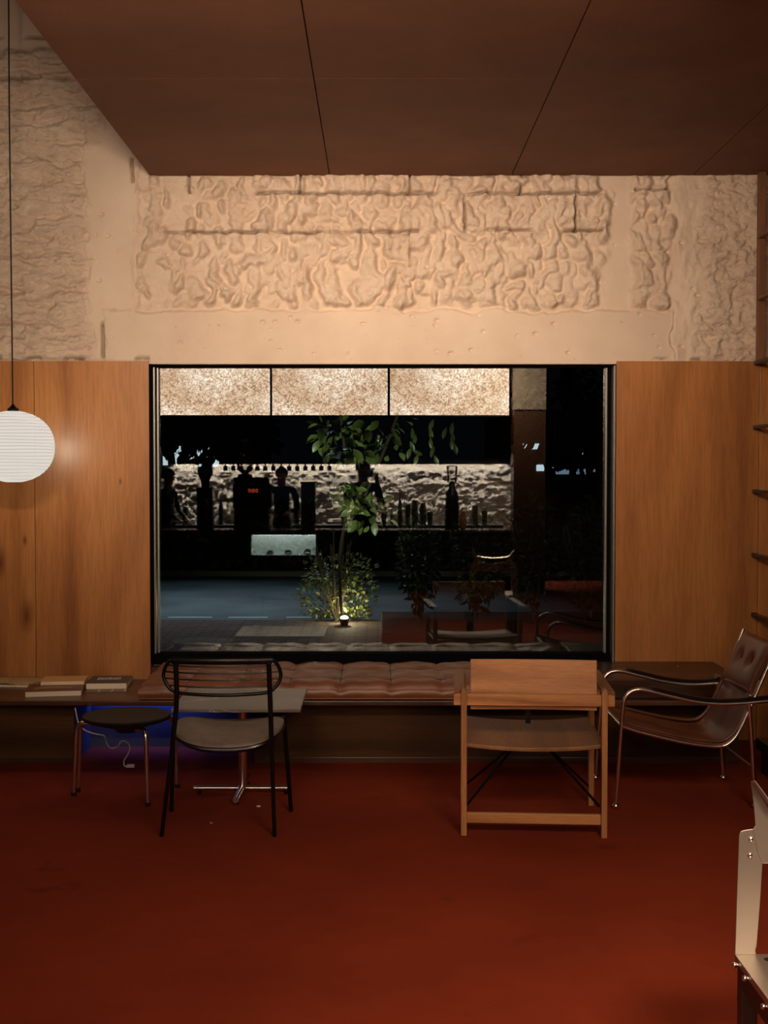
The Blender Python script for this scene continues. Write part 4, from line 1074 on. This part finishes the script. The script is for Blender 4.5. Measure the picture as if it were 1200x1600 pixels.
    # face
    def kk(x, y, z): return (x * k, y * k, z * k)
    MB().ball(kk(-0.03, 0.093, 1.648), 0.011 * k, 10).build('eye', mat('eye_white', (0.5, 0.48, 0.45), 0.3), root, local=True, smooth=True)
    MB().ball(kk(0.03, 0.093, 1.648), 0.011 * k, 10).build('eye', bpy.data.materials['eye_white'], root, local=True, smooth=True)
    MB().tube([kk(0, 0.098, 1.650), kk(0, 0.112, 1.618), kk(0, 0.098, 1.606)], [0.007 * k, 0.013 * k, 0.011 * k], 8).build('nose', skin_m, root, local=True, smooth=True)
    MB().tube(catmull([kk(-0.024, 0.084, 1.576), kk(0, 0.094, 1.578), kk(0.024, 0.084, 1.576)], 4), 0.006 * k, 8).build('mouth', mat('lips', (0.3, 0.10, 0.08), 0.5), root, local=True, smooth=True)
    for sg in (-1, 1): MB().ball(kk(0.080 * sg, 0.0, 1.635), (0.012 * k, 0.02 * k, 0.032 * k), 10).build('ear', skin_m, root, local=True, smooth=True)
    def hr(u, v):
        th = 2 * math.pi * u; ph = math.pi * 0.5 * v * (1.0 if math.sin(th) > 0.3 else 1.35)
        r_ = 1.07 + 0.03 * math.sin(th * 7) * v
        return Vector((0.083 * k * r_ * math.sin(ph + 0.02) * math.cos(th), 0.004 * k + 0.098 * k * r_ * math.sin(ph + 0.02) * math.sin(th) - 0.008 * k, 1.668 * k + 0.088 * k * math.cos(ph)))
    MB().grid(hr, 36, 14, True).build('hair', hair_m, root, local=True, smooth=True, solid=0.008)
    if cap:
        def cp(u, v):
            th = 2 * math.pi * u; ph = math.pi * 0.46 * v
            return Vector((0.094 * k * math.sin(ph + 0.02) * math.cos(th), 0.110 * k * math.sin(ph + 0.02) * math.sin(th), 1.69 * k + 0.088 * k * math.cos(ph)))
        cp_o = MB().grid(cp, 36, 12, True).build('cap', shirt_dark, root, local=True, smooth=True, solid=0.004)
        MB().grid(lambda u, v: Vector(((-0.075 + 0.15 * u) * k, (0.085 + 0.085 * v * math.sin(math.pi * (0.15 + 0.7 * u))) * k, (1.70 - 0.012 * v) * k)), 14, 6).build('brim', shirt_dark, cp_o, local=True, smooth=True, solid=0.004)
    return root
person((-0.185, -8.24, 0), 0.0, 1.79, (-0.20, 0.13, 1.20), (-0.02, 0.30, 1.50), (0.23, 0.14, 1.20), (0.17, 0.30, 1.50), 'person in dark clothes holding up a phone, mirrored in the middle of the window')
ph = MB().box((-0.20, -7.868, 1.575), (-0.05, -7.860, 1.655)).build('phone', mach, bevel=0.003); tag(ph, 'dark phone held up by the mirrored photographer', 'phone')
pb2 = M(440, 742, -10.50)
person((pb2.x, -10.50, 0), 0.0, 1.70, (-0.25, 0.06, 1.14), (-0.13, 0.24, 1.10), (0.25, 0.06, 1.14), (0.13, 0.24, 1.10), 'barista in black working behind the mirrored counter, beside the red digits')
pb3 = M(262, 750, -10.45)
person((pb3.x, -10.45, 0), -1.2, 1.66, (-0.24, 0.05, 1.14), (-0.14, 0.24, 1.02), (0.24, 0.05, 1.14), (0.14, 0.24, 1.02), 'person wearing a dark cap, turned sideways at the left end of the mirrored bar', cap=True)

# ------------------------------------------------------------------ outside, through the glass
asph = mat('night_asphalt', (0.16, 0.19, 0.20), 0.75)
v = coords(asph)
setc(asph, mixc(asph, ramp(asph, noise(asph, v, 0.9, 4), [(0.3, (0.09, 0.115, 0.13)), (0.7, (0.20, 0.245, 0.26))]), ramp(asph, noise(asph, v, 60, 3, 0.7), [(0.3, (0.75, 0.75, 0.75)), (0.7, (1.2, 1.2, 1.2))]), 0.8, 'MULTIPLY'))
pav = mat('brick_paving', (0.16, 0.12, 0.10), 0.8)
N, L, b = nodes(pav); v = coords(pav)
br = N.new('ShaderNodeTexBrick'); br.inputs['Scale'].default_value = 2.2; br.inputs['Color1'].default_value = (0.17, 0.11, 0.085, 1); br.inputs['Color2'].default_value = (0.10, 0.066, 0.052, 1)
br.inputs['Mortar'].default_value = (0.03, 0.025, 0.02, 1); br.inputs['Mortar Size'].default_value = 0.02
L.new(v, br.inputs['Vector']); L.new(br.outputs['Color'], b.inputs['Base Color'])
paint_w = mat('road_paint', (0.75, 0.8, 0.8), 0.7); concrete = mat('kerb_concrete', (0.30, 0.30, 0.27), 0.8)
earth = mat('dark_earth', (0.02, 0.015, 0.01), 0.95)
struct(MB().box((-9, 0.3, -0.12), (9, 6.55, -0.02)).build('sidewalk', pav))
struct(MB().box((-14, 6.55, -0.12), (14, 12.7, -0.03)).build('road', asph))
struct(MB().box((-14, 12.7, -0.12), (14, 45, 0.02)).build('far_ground', earth))
tag(MB().box((-14, 12.6, -0.08), (14, 12.8, 0.05)).build('kerb', concrete), 'pale concrete kerb along the far side of the road', 'kerb')
for i, (a, b_) in enumerate(((262, 330), (356, 418), (447, 486))):
    p0, p1 = P(a, 963, 14.6), P(b_, 963, 14.6)
    tag(MB().box((p0.x, 6.83, -0.0299), (p1.x, 6.90, -0.026)).build('road_marking', paint_w), ('leftmost', 'middle', 'rightmost')[i] + ' white dash painted on the near side of the road', 'road marking', 'dashes painted on the road')

def leafmesh(s, p, d, n_, ln, wd_):
    d = d.normalized(); w_ = d.cross(n_).normalized(); n_ = w_.cross(d)
    vs = []
    for t_, ww in ((0, 0.0), (0.18, 0.55), (0.45, 1.0), (0.75, 0.75), (1.0, 0.0)):
        c_ = p + d * ln * t_ - n_ * ln * 0.25 * t_ * t_
        if ww == 0: vs.append([c_])
        else: vs.append([c_ - w_ * wd_ * ww * 0.5 + n_ * wd_ * 0.12 * ww, c_, c_ + w_ * wd_ * ww * 0.5 + n_ * wd_ * 0.12 * ww])
    o = len(s.v); fl_ = [q for r_ in vs for q in r_]; s.v += fl_
    fs = [(0, 2, 1), (0, 3, 2)] + [q for b0 in (1, 4) for q in ((b0, b0 + 1, b0 + 4, b0 + 3), (b0 + 1, b0 + 2, b0 + 5, b0 + 4))] + [(7, 8, 10), (8, 9, 10)]
    s.f += [tuple(o + i for i in f) for f in fs]; s.mi += [s.cur] * len(fs)
leaf_g = mat('garden_leaf', (0.14, 0.20, 0.05), 0.35, spec=0.7); leaf_d = mat('dark_leaf', (0.012, 0.024, 0.008), 0.5, spec=0.3); bark = mat('bark', (0.05, 0.035, 0.02), 0.9)
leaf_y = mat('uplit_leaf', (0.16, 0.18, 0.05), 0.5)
def cluster(s, c, r, n, ln, wd_, seed, droop=0.2):
    rr = random.Random(seed); c = Vector(c)
    for k in range(n):
        while True:
            q = Vector((rr.uniform(-1, 1), rr.uniform(-1, 1), rr.uniform(-1, 1)))
            if q.length < 1: break
        p = c + Vector((q.x * r[0], q.y * r[1], q.z * r[2]))
        d = Vector((q.x + rr.uniform(-.7, .7), q.y + rr.uniform(-.7, .7), q.z * 0.6 + rr.uniform(-.6, .6) - droop))
        n_ = Vector((rr.uniform(-.6, .6), rr.uniform(-1, .2), rr.uniform(0.1, 1)))
        l_ = ln * rr.uniform(0.6, 1.2); leafmesh(s, p, d, n_, l_, wd_ * l_ / ln)
# rubber-leaved tree beside the uplight
bx_, by_ = P(535, 960, 13.9).x, 13.9 - 7.78
tr = thing('broadleaf_tree', (bx_, by_, 0), 'small tree with broad shiny green leaves outside, lit from below', 'tree')
s = MB()
for a, b_, r_, n_, sd in (((520, 675), 0, (0.22, 0.35, 0.16), 22, 1), ((540, 705), 0, (0.25, 0.35, 0.12), 20, 2), ((590, 665), 0, (0.35, 0.35, 0.12), 14, 3), ((545, 770), 0, (0.16, 0.3, 0.16), 20, 4), ((575, 800), 0, (0.28, 0.3, 0.18), 26, 5), ((620, 700), 0, (0.25, 0.3, 0.12), 7, 7)):
    cluster(s, P(a[0], a[1], 13.8), r_, int(n_ * 2.0), 0.16, 0.085, sd, 0.35)
for px_, y0_, y1_ in ((680, 655, 725), (648, 668, 720), (705, 660, 700)):
    for k in range(5):
        p = P(px_ + rnd.uniform(-8, 8), y0_ + (y1_ - y0_) * k / 5, 13.4); leafmesh(s, p, Vector((rnd.uniform(-.5, .5), 0, -1)), Vector((rnd.uniform(-.5, .5), -1, 0.3)), 0.13, 0.05)
s.build('leaves', leaf_g, tr, smooth=True)
s = MB()
for a in ([(bx_, by_, 0), (bx_ - 0.03, by_, 0.7), (bx_ + 0.06, by_, 1.4), (bx_ - 0.02, by_, 2.3)], [(bx_ + 0.03, by_, 1.0), (bx_ + 0.3, by_ - 0.1, 1.5), (bx_ + 0.6, by_ - 0.2, 2.25)], [(bx_, by_, 1.3), (bx_ - 0.2, by_, 1.8), (bx_ - 0.15, by_, 2.2)]):
    s.tube(catmull(a, 4), 0.018, 8)
s.build('trunk', bark, tr, smooth=True)
# low bush around the lamp
bu_c = P(525, 940, 14.1)
bu = thing('low_bush', (bu_c.x, bu_c.y, 0), 'low small leaved bush glowing yellow around a garden uplight', 'bush')
s = MB()
for (a, b_), r_, n_, sd in (((500, 935), (0.26, 0.3, 0.22), 260, 21), ((550, 930), (0.30, 0.25, 0.25), 300, 22), ((530, 895), (0.42, 0.3, 0.22), 260, 23), ((540, 958), (0.30, 0.1, 0.08), 120, 25)):
    cluster(s, P(a, b_, 14.25), r_, n_, 0.065, 0.032, sd, -0.3)
s.build('leaves', leaf_y, bu)
s = MB()
for k in range(16):
    a = rnd.uniform(0, 6.28); r_ = rnd.uniform(0.1, 0.4)
    s.tube([(bu_c.x, bu_c.y, 0), (bu_c.x + r_ * 0.5 * math.cos(a), bu_c.y + 0.3 * r_ * math.sin(a), 0.35), (bu_c.x + r_ * math.cos(a), bu_c.y + 0.4 * r_ * math.sin(a), rnd.uniform(0.5, 1.0))], 0.005, 5)
s.build('stems', bark, bu)
ul = P(538, 970, 13.80)
lp = thing('garden_uplight', (ul.x, ul.y, 0), 'round garden uplight shining at the foot of the low bush', 'garden light')
MB().lathe((ul.x, ul.y, 0), [(0.04, -0.02), (0.05, 0.03), (0.06, 0.05), (0.05, 0.055)], 20).build('housing', mach, lp, smooth=True)
MB().ball((ul.x, ul.y, 0.065), (0.045, 0.045, 0.022), 14).build('lens', mat('uplight_lens', (1, 0.9, 0.7), 0.4, emit=(1.0, 0.80, 0.48), es=9), lp, smooth=True)
l = bpy.data.lights.new('uplight_glow', 'POINT'); l.energy = 12; l.color = (1.0, 0.82, 0.50); l.shadow_soft_size = 0.04
o = bpy.data.objects.new('uplight_glow', l); col.objects.link(o); o.location = (ul.x, ul.y + 0.15, 0.16)
area('leaf_fill_light', (ul.x - 0.1, by_ - 2.2, 0.12), (ul.x, by_, 2.0), 0.1, 0.1, 6, (1.0, 0.98, 0.72), 60)  # extra unseen light added to brighten the tree leaves
# planter and dark shrubs to the right
pp0, pp1 = P(596, 985, 13.2), P(960, 985, 13.2)
tag(MB().box((pp0.x, 4.4, -0.02), (pp1.x + 0.6, 6.3, 0.10)).build('planter', mat('planter_brown', (0.03, 0.014, 0.008), 0.8), bevel=0.01), 'long low brown planter outside below the dark shrubs', 'planter')
for i, (px_, pt_, rx_) in enumerate(((655, 800, 0.42), (745, 790, 0.5), (835, 770, 0.45), (915, 780, 0.42))):
    c_ = P(px_, 940, 13.1); c_.y += 0.02; ztop = P(px_, pt_, 13.1).z
    t = thing('dark_shrub', (c_.x, c_.y, 0.1), ('first', 'second', 'third', 'fourth')[i] + ' dark green shrub from the left in the planter outside', 'shrub', group='dark shrubs in the planter')
    s = MB(); cluster(s, (c_.x, c_.y, 0.1 + (ztop - 0.1) * 0.55), (rx_ * 0.45, 0.5, (ztop - 0.1) * 0.45), 620, 0.10, 0.045, 60 + i, -0.1); s.build('leaves', leaf_d, t)
    s = MB()
    for k in range(6): s.tube([(c_.x, c_.y, 0.1), (c_.x + rnd.uniform(-.3, .3), c_.y + rnd.uniform(-.2, .2), ztop * 0.8)], 0.009, 5)
    s.build('stems', bark, t)
# hedge and dark trees across the road
for i, (x0, x1) in enumerate(((-5.2, -3.15), (-2.85, -0.85), (-0.55, 1.8), (2.1, 4.6))):
    s = MB(); rr = random.Random(200 + i)
    for k in range(700):
        p = Vector((rr.uniform(x0, x1), rr.uniform(13.2, 14.4), rr.uniform(0.02, 1.05))); leafmesh(s, p, Vector((rr.uniform(-1, 1), rr.uniform(-1, .2), rr.uniform(-.5, 1))), Vector((rr.uniform(-.5, .5), -1, rr.uniform(0, 1))), 0.20, 0.10)
    tag(s.build('hedge', leaf_d), ('leftmost', 'second', 'third', 'rightmost')[i] + ' length of dark hedge beyond the road', 'hedge', 'hedges beyond the road')
for i, (px_, py_, D_, r_, n_) in enumerate(((262, 665, 27.5, (1.0, .8, .6), 420), (345, 680, 24.6, (1.1, .8, 0.6), 480), (850, 650, 27.5, (1.1, .8, 1.1), 520), (930, 660, 24.6, (.8, .8, 1.3), 480))):
    c_ = P(px_, py_, D_)
    t = thing('street_tree', (c_.x, c_.y, 0.02), ('leftmost dark tree beyond the road, in front of lit windows', 'second dark tree from the left beyond the road', 'third dark tree beyond the road, right half of the window', 'rightmost dark tree beyond the road')[i], 'tree', group='dark trees beyond the road')
    s = MB(); cluster(s, c_, r_, n_, 0.28, 0.14, 300 + i); s.build('crown', leaf_d, t)
    MB().tube([(c_.x, c_.y, 0.02), (c_.x + 0.1, c_.y, c_.z * 0.6), (c_.x, c_.y, c_.z + 0.3)], [0.11, 0.09, 0.05], 8).build('trunk', bark, t)
# lit shopfront buildings far behind
fac = mat('dark_facade', (0.02, 0.02, 0.022), 0.9); litw = mat('lit_window', (0.5, 0.55, 0.6), 0.5, emit=(0.80, 0.92, 1.0), es=0.95); litw2 = mat('lit_low_wall', (0.3, 0.35, 0.4), 0.7, emit=(0.55, 0.75, 1.0), es=0.30)
def far_house(x0px, x1px, D_, top, wins, label):
    a, b_ = P(x0px, 736, D_), P(x1px, 736, D_); y = a.y
    t = thing('building', ((a.x + b_.x) / 2, y, 0), label, 'building')
    MB().box((a.x, y, 0), (b_.x, y + 5, top)).build('wall', fac, t)
    for (u0, v0, u1, v1, m_) in wins:
        p0, p1 = P(u0, v1, D_), P(u1, v0, D_); MB().box((p0.x, y - 0.05, p0.z), (p1.x, y + 0.02, p1.z)).build('window', m_, t)
    return t
far_house(225, 400, 34, 3.6, ((255, 697, 283, 727, litw), (293, 697, 305, 727, litw), (308, 696, 342, 729, litw), (388, 712, 394, 716, litw)), 'dark building far left beyond the road, its ground floor windows lit white')
far_house(780, 1000, 36, 3.2, ((816, 693, 842, 702, litw), (838, 726, 867, 736, litw), (868, 733, 950, 741, litw2), (898, 694, 916, 700, litw), (908, 700, 914, 732, litw)), 'dark building far right beyond the road with a pale blue lit low wall')
